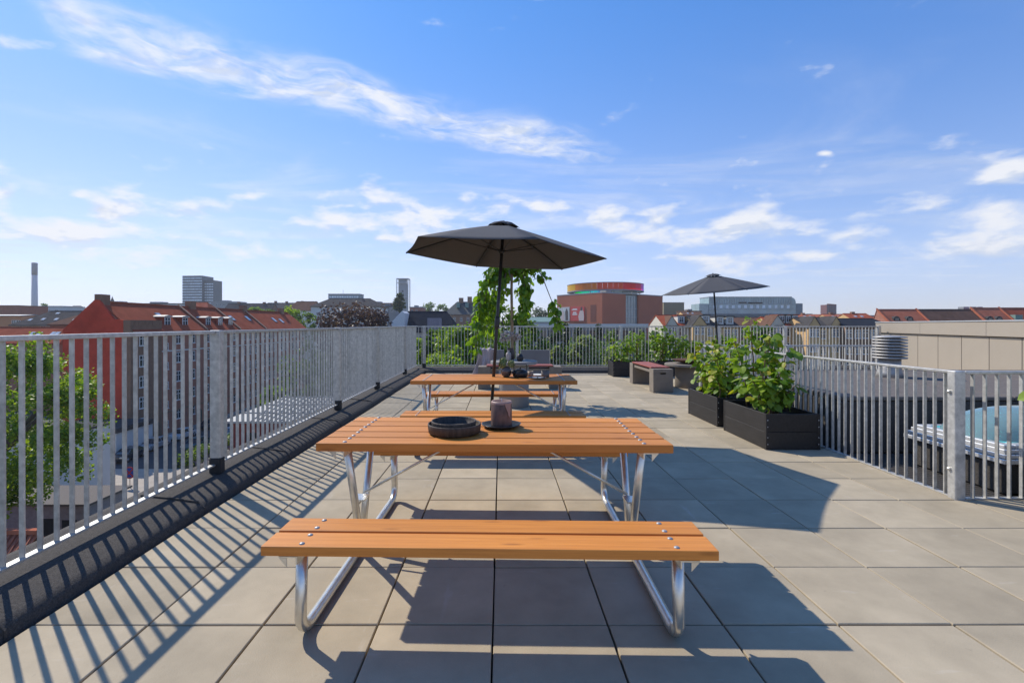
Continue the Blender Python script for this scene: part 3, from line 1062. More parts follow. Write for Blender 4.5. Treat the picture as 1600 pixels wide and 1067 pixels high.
planter(2.76, 3.32, 5.03, 5.99, 'nearest black plank planter box by the right railing')
planter(2.76, 3.32, 6.17, 7.12, 'second black plank planter box by the right railing')
planter(2.82, 3.75, 12.15, 12.75, 'black planter box by the far railing behind the bench')
planter(3.95, 4.9, 12.15, 12.75, 'black planter box by the far railing behind the fire bowl')
planter(3.83, 4.6, 2.9, 3.5, 'black planter box cut off by the right edge of the photo')

LEAF_A = leafmat('planter_leaf', (0.085, 0.18, 0.018), (0.29, 0.40, 0.045), 0.40, island=False)
LEAF_Y = leafmat('young_yellow_leaf', (0.30, 0.33, 0.03), (0.42, 0.36, 0.05), 0.4, island=False)
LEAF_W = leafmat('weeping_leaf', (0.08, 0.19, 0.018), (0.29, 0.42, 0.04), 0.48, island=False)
STEM = mat('brown_stem', (0.20, 0.12, 0.06), 0.8, var=0.25, scale=20)
BARK = mat('bark', (0.16, 0.12, 0.085), 0.9, var=0.3, scale=9, stretch=(3, 3, .6), bump=0.5, bscale=14)

def leaf_shape(kind=0):
    """a folded round leaf, base at the origin, growing along +y, unit length"""
    if kind == 0:
        prof = [(0.0, .0), (.30, .02), (.46, .25), (.47, .5), (.34, .78), (.14, .94), (0, 1.04)]
    elif kind == 1:
        prof = [(0.0, .04), (.20, -.06), (.42, .10), (.50, .36), (.40, .66), (.18, .90), (0, 1.0)]
    else:
        prof = [(0.0, .0), (.22, .08), (.38, .35), (.36, .62), (.22, .86), (.08, 1.0), (0, 1.12)]
    m = MB()
    for s in (-1, 1):
        vs_ = [(s * x, y, .16 * x + .05 * math.sin(y * 5 + x * 4) - .18 * (y - .3) ** 2) for x, y in prof]
        vs_ += [(0, .35, -.02), (0, .7, -.05)]
        n = len(prof)
        fs = [(n, i, i + 1) for i in range(0, 4)] + [(n, 4, n + 1), (n + 1, 4, 5), (n + 1, 5, 6)]
        if s < 0:
            fs = [f[::-1] for f in fs]
        m.add(vs_, fs, True)
    return m

def leaf_meshes(mt):
    return [leaf_shape(k).mesh('leaf', mt) for k in range(3)]
LA, LY_, LW = leaf_meshes(LEAF_A), leaf_meshes(LEAF_Y), leaf_meshes(LEAF_W)

def leaf_rot(rg, out, droop, spread=.5):
    """leaf tip points along 'out' and hangs by droop; its face looks up-ish"""
    a = math.atan2(out.y, out.x) - math.pi / 2 + rg.gauss(0, spread)
    return Euler((-droop + rg.gauss(0, .3), rg.gauss(0, .35), a), 'XYZ')

def shrub(loc, stems, label, seed, size=(.06, .105), per=16, meshes=LA, young=.1, cap=300, joined=False):
    """stems: list of (top dx, dy, dz, bend); leaves sit in whorls along each stem"""
    rg = random.Random(seed)
    t = thing('shrub', label, 'shrub', loc, 0, 'leafy shrubs in the planters')
    cnt = 0
    jm = MB()
    shapes = [leaf_shape(k) for k in range(3)]
    for (sx, sy, tx, ty, tz) in stems:
        p0 = Vector((sx, sy, -.08))
        p3 = Vector((tx, ty, tz))
        pts = []
        for k in range(9):
            s = k / 8
            q = p0.lerp(p3, s)
            q.x += math.sin(s * math.pi) * (sx - tx) * .25 + rg.uniform(-.012, .012)
            q.y += math.sin(s * math.pi) * (sy - ty) * .25 + rg.uniform(-.012, .012)
            q.z = -.08 + (tz + .08) * (s ** .85)
            pts.append(q)
        MB().tube(pts, [.010 * (1 - .08 * k) for k in range(9)], 6).build('stem', STEM, t)
        length = (p3 - p0).length
        nl = int(per * length / .6)
        for i in range(nl):
            s = rg.uniform(.12, 1.0)
            k = min(7, int(s * 8))
            p = pts[k].lerp(pts[k + 1], s * 8 - k)
            out = Vector((rg.gauss(0, 1), rg.gauss(0, 1), 0)).normalized()
            pet = rg.uniform(.02, .13) * (1.15 - .5 * s)
            q = p + out * pet + Vector((0, 0, rg.uniform(-.01, .05)))
            sz = rg.uniform(*size) * (1.05 - .3 * s * rg.random())
            rot = leaf_rot(rg, out, rg.uniform(.05, .9))
            yng = rg.random() < young + .25 * (s > .9)
            if joined:
                sh = rg.choice(shapes)
                M_ = rot.to_matrix()
                jm.add([q + M_ @ (Vector(v_) * sz) for v_ in sh.v], sh.f, True)
            elif cnt < cap:
                put('leaf', rg.choice(LY_ if yng else meshes), t, q, rot, sz)
            cnt += 1
    if joined:
        tag(jm.build('foliage', FOL_FAR, t), kind='stuff')
    return t
FOL_FAR = leafmat('far_planter_leaf', (0.075, 0.17, 0.018), (0.28, 0.39, 0.045), 0.38)

def stems(n, w, d, hmin, hmax, seed, lean=(0, 0), spread=1.5):
    rg = random.Random(seed)
    out = []
    for k in range(n):
        x, y = rg.uniform(-w, w), rg.uniform(-d, d)
        h = rg.uniform(hmin, hmax)
        out.append((x, y, x * spread + lean[0] + rg.uniform(-.05, .05), y * spread + lean[1] + rg.uniform(-.05, .05), h))
    return out

# near planter: one tall leader, a bushy body
shrub((3.02, 5.62, .372), [(-.02, .1, -.06, .12, 1.02), (.05, .0, .08, -.05, .80), (.1, .1, .2, .12, .78), (-.08, .15, -.22, .18, .74), (.12, -.1, .26, -.12, .66), (-.02, -.05, .02, -.1, .72)],
      'tallest leafy shrub in the nearest planter, reaching above the railing', 11, per=40, size=(.05, .125))
shrub((2.98, 5.33, .372), [(0, 0, -.12, -.02, .42), (.05, .05, .1, -.08, .36), (.0, .02, .18, .02, .50), (-.08, .06, -.2, .05, .34), (.08, 0, .24, -.1, .3)],
      'low leafy shrub at the front of the nearest planter', 12, per=52, size=(.05, .12), young=.06)
shrub((2.98, 6.45, .372), [(0, 0, -.16, -.05, .52), (.05, .0, .12, .05, .62), (-.06, .05, -.26, .0, .40), (.1, .1, .22, .1, .56), (0, .1, -.02, .2, .48), (-.1, -.1, -.22, -.2, .3)],
      'spreading leafy shrub at the front of the second planter', 13, per=48, size=(.05, .115))
shrub((2.98, 6.92, .372), [(0, 0, -.12, .05, .66), (.05, .0, .12, .05, .72), (-.06, .05, -.22, .0, .52), (.1, .1, .2, .1, .62)],
      'yellow tipped leafy shrub at the back of the second planter', 14, per=42, young=.25, size=(.065, .115))
shrub((3.05, 12.4, .372), stems(7, .16, .12, .35, .62, 5, (-.03, 0), 1.7), 'leafy shrub in the planter at the far left behind the bench', 15, per=24, joined=True)
shrub((3.45, 12.45, .372), stems(4, .1, .1, .55, .85, 6, (.05, 0), 1.6), 'thin tall shrub in the far planter behind the bench', 16, per=16, joined=True)
shrub((4.15, 12.4, .372), stems(8, .18, .14, .55, 1.0, 8, (0, 0), 1.5), 'dense leafy shrub at the far railing behind the fire bowl', 17, per=27, joined=True)
shrub((4.6, 12.42, .372), stems(8, .2, .14, .5, .92, 9, (.05, 0), 1.6), 'broad leafy shrub at the far railing nearest the second parasol', 18, per=27, joined=True)
shrub((3.98, 3.3, .372), [(0, 0, -.16, .1, .44), (0, 0, -.05, .12, .66), (.05, 0, .1, 0, .6), (.02, 0, -.02, .05, .5)], 'shrub of which only leaves show at the right edge', 19, per=15, young=.3)

# ---------------------------------------------------------------- weeping tree
TY = 8.55
wt = thing('weeping_tree', 'young weeping tree with large drooping green leaves behind the round table', 'tree', (X(801, TY), TY, 0))
wx = X(801, TY)
POTM = mat('dark_pot', (0.06, 0.06, 0.065), 0.6)
pot = MB().lathe([(0, 0), (.17, 0), (.21, .40), (.215, .42), (.20, .42), (.19, .38), (0, .37)], 28).build('pot', POTM, None, (wx, TY, 0))
tag(pot, 'dark round pot from which the weeping tree grows', 'pot')
ttop = Zp(412, TY)
MB().tube([(0, 0, .37), (.0, .01, .9), (-.012, 0, 1.4), (-.02, .01, 1.9), (-.015, 0, ttop - .12), (0, 0, ttop + .02)], [.030, .029, .027, .024, .026, .014], 10).build('trunk', mat('pale_young_bark', (.34, .24, .15), .9, var=.25, scale=9, stretch=(3, 3, .6), bump=.4, bscale=14), wt)
def px_branch(pxs, dy0, dy1):
    out = []
    n_ = len(pxs)
    for i, (a, b) in enumerate(pxs):
        y = TY + dy0 + (dy1 - dy0) * i / max(1, n_ - 1)
        out.append(Vector((X(a, y) - wx, y - TY, Zp(b, y))))
    return out
BR = [([(800, 414), (785, 412), (768, 420), (757, 440), (752, 465), (748, 500)], 0, -.35, .7),
      ([(800, 414), (783, 416), (770, 430), (765, 460), (763, 490), (760, 520)], 0, -.1, .9),
      ([(800, 414), (788, 415), (776, 432), (772, 470), (771, 505), (770, 532)], 0, .25, .8),
      ([(800, 416), (780, 422), (762, 450), (752, 490), (745, 525), (742, 548)], 0, -.4, .9),
      ([(800, 416), (790, 424), (782, 450), (776, 478), (768, 500)], 0, .15, .8),
      ([(798, 420), (790, 428), (788, 445), (792, 462)], 0, -.2, .6),
      ([(800, 416), (812, 413), (818, 430), (820, 455), (817, 480), (814, 504)], 0, -.2, 1.15),
      ([(800, 416), (808, 414), (813, 432), (824, 455), (822, 480), (816, 498)], 0, .15, 1.1),
      ([(800, 416), (815, 412), (822, 425), (822, 445), (812, 470)], 0, .3, .8),
      ([(800, 416), (822, 410), (838, 416), (848, 434), (856, 455), (862, 470), (868, 484), (872, 505), (868, 515)], 0, -.3, .75),
      ([(800, 416), (830, 412), (842, 424), (849, 436)], 0, -.1, .9),
      ([(800, 416), (795, 424), (800, 440)], 0, -.3, .5)]
rg = random.Random(5)
cnt = 0
tot = sum(sum((b_ - a_).length for a_, b_ in zip(px_branch(p_, 0, d_)[:-1], px_branch(p_, 0, d_)[1:])) * n_ for (p_, z_, d_, n_) in BR)
LPM = 318 / tot
wext = MB()
WSH = [leaf_shape(k) for k in range(3)]
for bi, (pxs, d0, d1, dn) in enumerate(BR):
    pts = px_branch(pxs, d0, d1)
    MB().tube(pts, [.010 * (1 - .8 * i / len(pts)) + .002 for i in range(len(pts))], 6).build('branch', BARK, wt)
    for i in range(len(pts) - 1):
        seg = pts[i + 1] - pts[i]
        if bi == 9 and i in (3, 4):
            continue
        nl = int(round(seg.length * dn * LPM))
        for k in range(nl):
            if cnt >= 300:
                break
            p = pts[i] + seg * rg.random()
            o_ = Vector((rg.gauss(0, 1), rg.gauss(0, 1), 0)).normalized()
            q = p + o_ * rg.uniform(.01, .07) + Vector((0, 0, rg.uniform(-.03, .02)))
            put('leaf', rg.choice(LW), wt, q, leaf_rot(rg, o_, rg.uniform(.6, 1.5)), rg.uniform(.075, .14))
            cnt += 1
            for _ in range(3):
                sh = rg.choice(WSH)
                o2 = Vector((rg.gauss(0, 1), rg.gauss(0, 1), 0)).normalized()
                q2 = p + o2 * rg.uniform(.0, .13) + Vector((0, 0, rg.uniform(-.05, .05)))
                M2, s2 = leaf_rot(rg, o2, rg.uniform(.6, 1.5)).to_matrix(), rg.uniform(.06, .12)
                wext.add([q2 + M2 @ (Vector(v_) * s2) for v_ in sh.v], sh.f, True)
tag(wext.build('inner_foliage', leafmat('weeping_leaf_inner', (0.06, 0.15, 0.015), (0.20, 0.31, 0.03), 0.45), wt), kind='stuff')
# ================================================================ ground and streets
ZS = -15.5
ASPH = mat('asphalt', (0.055, 0.055, 0.058), 0.9, var=0.15, scale=.5, spots=.2)
GRND = mat('town_ground', (0.07, 0.085, 0.045), 0.95, var=0.3, scale=.05)
PLAZA = mat('pale_paving', (0.36, 0.315, 0.26), 0.9, var=0.1, scale=.6, spots=.12)
g = MB().box(-1500, 1500, -60, 1900, ZS - 1, ZS).build('ground', GRND)
tag(g, kind='structure')
tag(MB().box(-49.5, -38.8, 20, 170, ZS + .001, ZS + .006).build('road', ASPH), kind='structure')
tag(MB().box(-51.4, -49.5, 66, 128, ZS + .001, ZS + .13).build('pavement', PLAZA), kind='structure')
tag(MB().box(-46, -21, 40.5, 56.5, ZS + .007, ZS + .014).build('square', PLAZA), kind='structure')

# ---------------------------------------------------------------- facade materials
REDB = mat('red_brick', (0.38, 0.16, 0.105), 0.9, var=0.12, scale=1.2, bump=.2, bscale=30)
REDW = mat('red_painted_gable', (0.55, 0.075, 0.042), 0.9, spec=.1, var=0.2, scale=.4, spots=.4)
BROB = mat('brown_brick', (0.25, 0.145, 0.09), 0.9, var=0.15, scale=1.2)
TILE = mat('red_roof_tile', (0.33, 0.085, 0.045), 1.0, spec=.05, var=0.18, scale=.8, stretch=(1, 1, 1), spots=.15, objrand=.06)
TILEB = mat('bright_roof_tile', (0.42, 0.14, 0.08), 1.0, spec=.05, var=0.15, scale=.8, spots=.15)
TILED = mat('brown_roof_tile', (0.15, 0.085, 0.06), 1.0, spec=.05, var=0.2, scale=.8, spots=.2)
SLATE = mat('slate_roof', (0.075, 0.07, 0.068), 1.0, spec=.05, var=0.2, scale=.8, spots=.2)
SLATEB = mat('blue_black_roof', (0.025, 0.03, 0.04), 1.0, spec=.05, var=0.2, scale=.8)
CREAM = mat('cream_render', (0.62, 0.57, 0.46), 0.85, var=0.06, scale=.4)
PALE = mat('pale_render', (0.62, 0.63, 0.60), 0.85, var=0.06, scale=.4)
YELL = mat('yellow_brick', (0.66, 0.42, 0.19), 0.85, var=0.1, scale=.6)
ORNG = mat('orange_render', (0.55, 0.26, 0.13), 0.85, var=0.08, scale=.4)
GREYW = mat('grey_concrete_wall', (0.27, 0.27, 0.27), 0.85, var=0.1, scale=.3)
PANE = glassmat('window_pane')
PANEL = mat('lead_flashing', (0.30, 0.31, 0.32), 0.6, metal=.3)
CREST = mat('white_trim', (0.68, 0.66, 0.60), 0.7, var=.05)

WIN = {}
def win_mesh(w, h, mull=1, trans=.62):
    key = (round(w, 2), round(h, 2), mull)
    if key in WIN:
        return WIN[key]
    m = MB()
    t, d = .09, .06
    m.box(-w / 2, w / 2, -d, .02, 0, t).box(-w / 2, w / 2, -d, .02, h - t, h)
    m.box(-w / 2, -w / 2 + t, -d, .02, t + .001, h - t - .001).box(w / 2 - t, w / 2, -d, .02, t + .001, h - t - .001)
    for k in range(mull):
        x = -w / 2 + w * (k + 1) / (mull + 1)
        m.box(x - .045, x + .045, -d + .004, .02, t + .001, h - t - .001)
    if trans:
        m.box(-w / 2 + t + .001, w / 2 - t - .001, -d + .008, .02, h * trans - .04, h * trans + .04)
    m.box(-w / 2 - .08, w / 2 + .08, -.13, .02, -.09, -.003)
    pn = MB().box(-w / 2 + .02, w / 2 - .02, -.025, .015, .02, h - .02)
    WIN[key] = (m.mesh('window', WHITE), pn.mesh('pane', PANE))
    return WIN[key]

def window(parent, x, z, w=1.1, h=1.6, mull=1, y=0.0, rz=0):
    fm, pm = win_mesh(w, h, mull)
    o = put('window', fm, parent, (x, y - .012, z), rot=(0, 0, rz))
    put('pane', pm, o)
    return o

def gabled(name, label, cat, loc, rz, Ln, Dp, eave, ridge, wall, roof, base=ZS, hipl=0, hipr=0, over=.35, rows=(), group=None, chim=(), ridge_at=.5, sky=(), thick=.22):
    """local x along the front, front face at y=0 looking to -y. rows: (z, [x...], w, h, mull)"""
    t = thing(name, label, cat, (loc[0], loc[1], base), rz, group)
    e, r = eave - base, ridge - base
    yr = Dp * ridge_at
    wl = MB()
    if hipl == 0 and hipr == 0:
        wl.prism([(0, 0, 0), (0, Dp, 0), (0, Dp, e), (0, yr, r - .05), (0, 0, e)][::-1], (Ln, 0, 0))
    else:
        wl.box(0, Ln, 0, Dp, 0, e)
    wl.build('wall', wall, t)
    k = (r - e) / yr
    k2 = (r - e) / (Dp - yr)
    A = [(-over * (hipl > 0) - .1, -over, e - over * k), (Ln + over * (hipr > 0) + .1, -over, e - over * k), (Ln - hipr + .1 * (hipr == 0), yr, r), (hipl - .1 * (hipl == 0), yr, r)]
    Bk = [(Ln + over * (hipr > 0) + .1, Dp + over, e - over * k2), (-over * (hipl > 0) - .1, Dp + over, e - over * k2), A[3], A[2]]
    rm = MB()
    up = Vector((0, 0, thick))
    ro = None
    for nm, q in (('front', A), ('back', Bk)):
        m = MB().prism([Vector(p) + Vector((0, 0, .02)) for p in q], up)
        o = m.build('roof_slope', roof, t)
        ro = ro or o
    if hipl:
        MB().prism([Vector(p) + Vector((0, 0, .02)) for p in (Bk[1], A[0], A[3])], up).build('roof_slope', roof, t)
    if hipr:
        MB().prism([Vector(p) + Vector((0, 0, .02)) for p in (A[1], Bk[0], A[2])], up).build('roof_slope', roof, t)
    MB().box(hipl, Ln - hipr, yr - .15, yr + .15, r + .1, r + .32).build('ridge_cap', roof, t)
    for (z, xs, w, h, mu) in rows:
        for x_ in xs:
            window(t, x_, z - base, w, h, mu)
    for (x_, y_, w_, h_) in chim:
        MB().box(x_ - w_ / 2, x_ + w_ / 2, y_ - .45, y_ + .45, r - 1.5, r + h_).build('chimney', BROB, t)
    for (x_, s, w_, l_) in sky:      # roof windows on the front slope: s = fraction up the slope
        ang = math.atan2(r - e, yr)
        o = MB().box(-w_ / 2, w_ / 2, -l_ / 2, l_ / 2, -.05, .1).build('roof_window', PANEL, t, (x_, yr * s, e + (r - e) * s + thick + .04))
        o.rotation_euler = (ang, 0, 0)
        p = MB().box(-w_ / 2 + .08, w_ / 2 - .08, -l_ / 2 + .08, l_ / 2 - .08, .101, .115).build('pane', SKYP, o)
    return t
SKYP = mat('roof_window_glass', (0.45, 0.5, 0.55), 0.08, var=.05, spec=1.0)

# ---------------------------------------------------------------- long apartment block on the left
ap = thing('apartment_block', 'long red brick apartment block with red painted gable and red tiled roof', 'building', (-51.5, 67, ZS), R(90))
LNB, E0, R0 = 60.0, .55 - ZS, 4.35 - ZS
def pent(x0, x1, m, nm):
    MB().prism([(x0, 0, 0), (x0, 9.1, 0), (x0, 9.1, E0 - .3), (x0, 4.6, R0 - .1), (x0, 0, E0)][::-1], (x1 - x0, 0, 0)).build(nm, m, ap)
pent(0.36, LNB, REDB, 'wall')
gw = MB().prism([(0, .9, 0), (0, 9.3, 0), (0, 9.3, E0 + .1), (0, 4.9, R0 + .45), (0, 4.3, R0 + .45), (0, 2.3, E0 + 1.6), (0, .9, E0 + 1.45)][::-1], (.35, 0, 0)).build('gable_wall', REDW, ap)
gw['label'] = 'red painted windowless gable wall'
MB().box(0.0, 6.2, -.12, .88, 0, E0 + 1.45).build('corner_bay', BROB, ap)
for k in range(9):
    MB().box(.1 + k * .68, .1 + k * .68 + .36, -.16, -.122, E0 + .75, E0 + 1.4).build('brick_pier', BROB, ap)
kf = (R0 - E0) / 4.6
secs = [(.37, 16.9), (17.1, 27.6), (27.8, 38.0), (38.2, LNB)]
for (a, b) in secs:
    MB().prism([(a, -.45, E0 - .3), (b, -.45, E0 - .3), (b, 4.6, R0), (a, 4.6, R0)], (0, 0, .2)).build('roof_slope', TILE, ap)
    MB().prism([(b, 9.5, E0 - .7), (a, 9.5, E0 - .7), (a, 4.6, R0), (b, 4.6, R0)], (0, 0, .2)).build('roof_slope', TILE, ap)
    MB().box(a, b, 4.45, 4.75, R0 + .12, R0 + .34).build('ridge_cap', TILE, ap)
BRWALL = mat('pale_brick_coping', (0.42, 0.26, 0.17), .9)
for x_ in (17.0, 27.7, 38.1):
    MB().prism([(x_ - .16, -.5, E0 - .1), (x_ + .16, -.5, E0 - .1), (x_ + .16, 4.6, R0 + .35), (x_ - .16, 4.6, R0 + .35)], (0, 0, .22)).build('fire_wall', BRWALL, ap)
for (x_, w_) in ((1.0, 1.5), (20.3, 1.6), (38.1, 1.3), (56, 1.6)):
    MB().box(x_ - w_ / 2, x_ + w_ / 2, 4.1, 5.1, R0 - 1, R0 + 1.25).build('chimney', BROB, ap)
for (x_, s) in ((9.2, .5), (29.5, .5), (35.6, .5), (47, .45), (50.2, .4)):
    o = MB().box(-.5, .5, -.75, .75, -.05, .1).build('roof_window', PANEL, ap, (x_, 4.6 * s, E0 + (R0 - E0) * s + .24))
    o.rotation_euler = (math.atan(kf), 0, 0)
    MB().box(-.4, .4, -.63, .63, .101, .115).build('pane', SKYP, o)
ZINC = mat('pale_zinc_sheet', (0.50, 0.47, 0.42), .5, metal=.3)
for x_ in (8.6, 12.8, 17.9 + 1.2, 22.8, 26.2):
    d = MB().box(-.72, .72, .75, 3.0, E0 + .45, E0 + 2.05).build('dormer', TILE, ap, (x_, 0, 0))
    MB().prism([(-.95, .5, E0 + 2.051), (.95, .5, E0 + 2.051), (.8, .5, E0 + 2.2), (0, .5, E0 + 2.32), (-.8, .5, E0 + 2.2)], (0, 3.0, 0)).build('dormer_roof', ZINC, d)
    window(d, 0, E0 + .62, 1.3, 1.35, 1, y=.72)
MB().box(.0, LNB, -.62, -.46, E0 - .42, E0 - .22).build('gutter', CREST, ap)
MB().box(6.3, LNB, -.10, -.002, E0 - 3.35, E0 - 3.15).build('string_course', CREST, ap)
MB().box(6.3, LNB, -.12, -.002, 3.3, 3.55).build('string_course', BROB, ap)
cols = [2.2, 7.4, 10.0, 13.6, 17.5, 19.6, 23.0, 26.0, 29.4, 31.6, 34.8, 37.6, 40.6, 43, 46, 49, 52, 55, 58]
for fl in range(5):
    z = E0 - 2.2 - fl * 2.98
    for k, x_ in enumerate(cols):
        window(ap, x_, z - (.0 if k != 1 else .9), 1.25 if k != 1 else .7, 1.62 if k != 1 else 1.1, 1 if k != 1 else 0, y=-.12 if k == 0 else 0.0)
DOORM = mat('dark_green_door', (0.03, 0.05, 0.04), .5)
for x_ in (5.0, 15.5, 27.8, 41.8):
    MB().prism([(x_ - .6, -.05, 0), (x_ + .6, -.05, 0), (x_ + .6, -.05, 2.1), (x_ + .4, -.05, 2.5), (x_, -.05, 2.65), (x_ - .4, -.05, 2.5), (x_ - .6, -.05, 2.1)], (0, .04, 0)).build('door', DOORM, ap, (0, -.09 if x_ < 6 else 0, 0))

an = thing('annex', 'low white annex with dark flat roof at the foot of the red gable', 'building', (-57.5, 60.4, ZS))
MB().box(0, 9.4, 0, 6.3, 0, 3.3).build('wall', PALE, an)
MB().box(-.2, 9.6, -.2, 6.35, 3.302, 3.9).build('roof', SLATE, an)
window(an, 7.9, 1.1, 1.5, 1.5, 1)
window(an, 3.0, 1.1, .7, .7, 0)

gar = thing('garage_building', 'tall white windowless garage wall behind the street tree', 'building', (-62, 42, ZS))
MB().box(0, 21.7, 0, 8, 0, 6.6).build('wall', PALE, gar)
MB().box(-.1, 21.8, -.1, 8.1, 6.602, 6.8).build('roof', SLATE, gar)
shd = thing('shed', 'flat grey roofed shed beside the sunny paved square', 'building', (-41.5, 36, ZS))
MB().box(0, 10.7, 0, 3.8, 0, 3.4).build('wall', mat('mauve_grey_render', (.30, .27, .27), .9), shd)
MB().box(-.25, 10.95, -.25, 4.05, 3.402, 3.55).build('roof', BITU2, shd)
MB().box(7.3, 8.3, -.03, -.002, 0, 2.4).build('door', GAPM, shd)
MB().box(8.8, 9.9, -.03, -.002, .5, 2.3).build('door', GAPM, shd)

rr = thing('tiled_outbuilding', 'red pantiled outbuilding roof low at the left edge below the railing', 'building', (-43.1, 19.5, ZS))
MB().box(0, 20.8, 0, 6.8, 0, 3.2).build('wall', REDB, rr)
rfz = -8.7 - ZS
m = MB()
PAN = mat('pantile', (0.40, 0.12, 0.06), .8, var=.2, scale=3)
MB().prism([(-.2, -.4, 3.1), (21.0, -.4, 3.1), (21.0, 3.6, rfz), (-.2, 3.6, rfz)], (0, 0, .08)).build('roof_slope', PAN, rr)
MB().prism([(21.0, 7.2, 3.1), (-.2, 7.2, 3.1), (-.2, 3.6, rfz), (21.0, 3.6, rfz)], (0, 0, .08)).build('roof_slope', PAN, rr)
MB().box(-.2, 21, 3.45, 3.75, rfz + .05, rfz + .25).build('ridge_cap', TILEB, rr)
ro_m = MB().tube([(0, -.4, 3.18), (0, 3.6, rfz + .1)], .07, 5).mesh('tile_roll', PAN)
for k in range(60):
    put('tile_roll', ro_m, rr, (20.8 - k * .26, 0, 0))

pav = thing('pavilion', 'low red pavilion with a pale ribbed sheet roof behind the railing', 'building', (X(357, 60), 60, ZS))
WP = X(530, 60) - X(357, 60)
MB().box(0.2, WP, .3, 9, 0, 4.7).build('wall', mat('dark_red_boards', (.20, .035, .03), .8, var=.15, scale=2), pav)
SHEET = mat('pale_sheet_roof', (0.33, 0.335, 0.32), .6, metal=.1, var=.08, scale=.7)
MB().prism([(-.6, -1.0, 4.8), (WP + 1, -1.0, 4.8), (WP + 1, 9, 6.5), (3.0, 9, 6.5)], (0, 0, .12)).build('roof_sheet', SHEET, pav)
rib_m = MB().bar((0, -1.0, 4.98), (0, 9, 6.68), .08, .12).mesh('roof_rib', PANEL)
for k in range(16):
    put('roof_rib', rib_m, pav, (3.1 + k * .72, 0, 0))
for k in range(4):
    MB().bar((-.3 + k * 1.1, -1 + k * 3.2, 4.99 + k * .545), (WP + .8, -1 + k * 3.2, 4.99 + k * .545), .1, .12).build('roof_rib', PANEL, pav)
for k in range(4):
    MB().box(2 + k * 2.6, 3.3 + k * 2.6, .26, .298, .2, 3.4).build('door', GAPM, pav)

# ---------------------------------------------------------------- street things
def car(loc, rz, paint, label):
    t = thing('parked_car', label, 'car', loc, rz, 'cars parked along the street')
    body = [(-2.15, .30), (-2.2, .62), (-2.1, .88), (-1.2, .95), (-.95, .98), (1.55, .98), (2.12, .92), (2.18, .6), (2.12, .30)]
    b = MB().prism([(x, -.86, z) for x, z in body], (0, 1.72, 0)).build('body', paint, t, bevel=.06, seg=2)
    cab = [(-1.25, .97), (-.55, 1.42), (.9, 1.45), (1.75, .98)]
    c = MB()
    lo = [(-1.25, -.80, .981), (1.75, -.80, .981), (1.75, .80, .981), (-1.25, .80, .981)]
    hi = [(-.5, -.62, 1.42), (.95, -.62, 1.44), (.95, .62, 1.44), (-.5, .62, 1.42)]
    c.add(lo + hi, [(0, 1, 5, 4), (1, 2, 6, 5), (2, 3, 7, 6), (3, 0, 4, 7), (4, 5, 6, 7), (3, 2, 1, 0)])
    c.build('cabin_glass', PANE, t)
    r_ = MB().box(-.55, 1.0, -.635, .635, 1.442, 1.50).build('roof', paint, t, bevel=.03)
    for s in (-1, 1):
        for (a, bb) in (((-1.22, s * .80, .985), (-.52, s * .63, 1.44)), ((.2, s * .80, .985), (.2, s * .64, 1.44)), ((1.72, s * .80, .985), (.98, s * .63, 1.44))):
            MB().bar(a, bb, .07, .05).build('pillar', paint, t)
    for x_ in (-1.4, 1.35):
        for s in (-1, 1):
            w = MB().lathe([(0, -.1), (.31, -.1), (.33, -.06), (.33, .06), (.31, .1), (0, .1)], 18).build('wheel', RUBBER, t, (x_, s * .8, .33))
            w.rotation_euler = (R(90), 0, 0)
            MB().lathe([(0, .101), (.19, .101), (.2, .112), (0, .115)], 12).build('rim', PANEL, w) if s < 0 else MB().lathe([(0, -.115), (.2, -.112), (.19, -.101), (0, -.101)], 12).build('rim', PANEL, w)
    for s in (-1, 1):
        MB().box(-2.21, -2.14, s * .62 - .16, s * .62 + .16, .68, .84).build('headlight', CREST, t)
    return t
SILV = mat('silver_paint', (.50, .51, .52), .3, metal=.4, var=.03, coat=.5)
DARKP = mat('dark_blue_paint', (.02, .025, .035), .3, var=.03, coat=.5)
WHP = mat('white_car_paint', (.62, .62, .61), .3, var=.03, coat=.5)
GRNP = mat('teal_paint', (.05, .12, .12), .3, var=.03, coat=.5)
car((-46.6, 60.5, ZS), R(92), DARKP, 'dark parked car nearest the white annex')
car((-47.2, 65.8, ZS), R(92), SILV, 'silver parked car behind the dark one')
car((-47.3, 71.8, ZS), R(91), WHP, 'white parked car at the kerb farther along the brick facade')
car((-47.6, 79, ZS), R(91), DARKP, 'far dark car parked beyond the white one')
car((-41.6, 66, ZS), R(90), GRNP, 'teal parked car by the hedge across the street')
car((-40.5, 72.5, ZS), R(90), WHP, 'white parked car across the street beyond the teal one')
sg = thing('road_sign', 'round blue and red no-stopping sign on a post above the paved square', 'sign', (X(203, 50), 50, ZS))
sz = Zp(738, 50) - ZS
MB().tube([(0, 0, 0), (0, 0, sz + .3)], .04, 8).build('post', GALV, sg)
RED_S = mat('sign_red', (.55, .03, .03), .5, var=.02)
BLUE_S = mat('sign_blue', (.03, .08, .38), .5, var=.02)
ds = MB().lathe([(0, 0), (.62, 0), (.62, .03), (0, .03)], 28, smooth=False).build('disc', RED_S, sg, (0, -.05, sz))
ds.rotation_euler = (R(90), 0, 0)
MB().lathe([(0, .032), (.48, .032), (.48, .036), (0, .036)], 28, smooth=False).build('blue_field', BLUE_S, ds)
for a in (45, -45):
    o = MB().box(-.5, .5, -.07, .07, .037, .042 + (a > 0) * .004).build('cross_bar', RED_S, ds)
    o.rotation_euler = (0, 0, R(a))

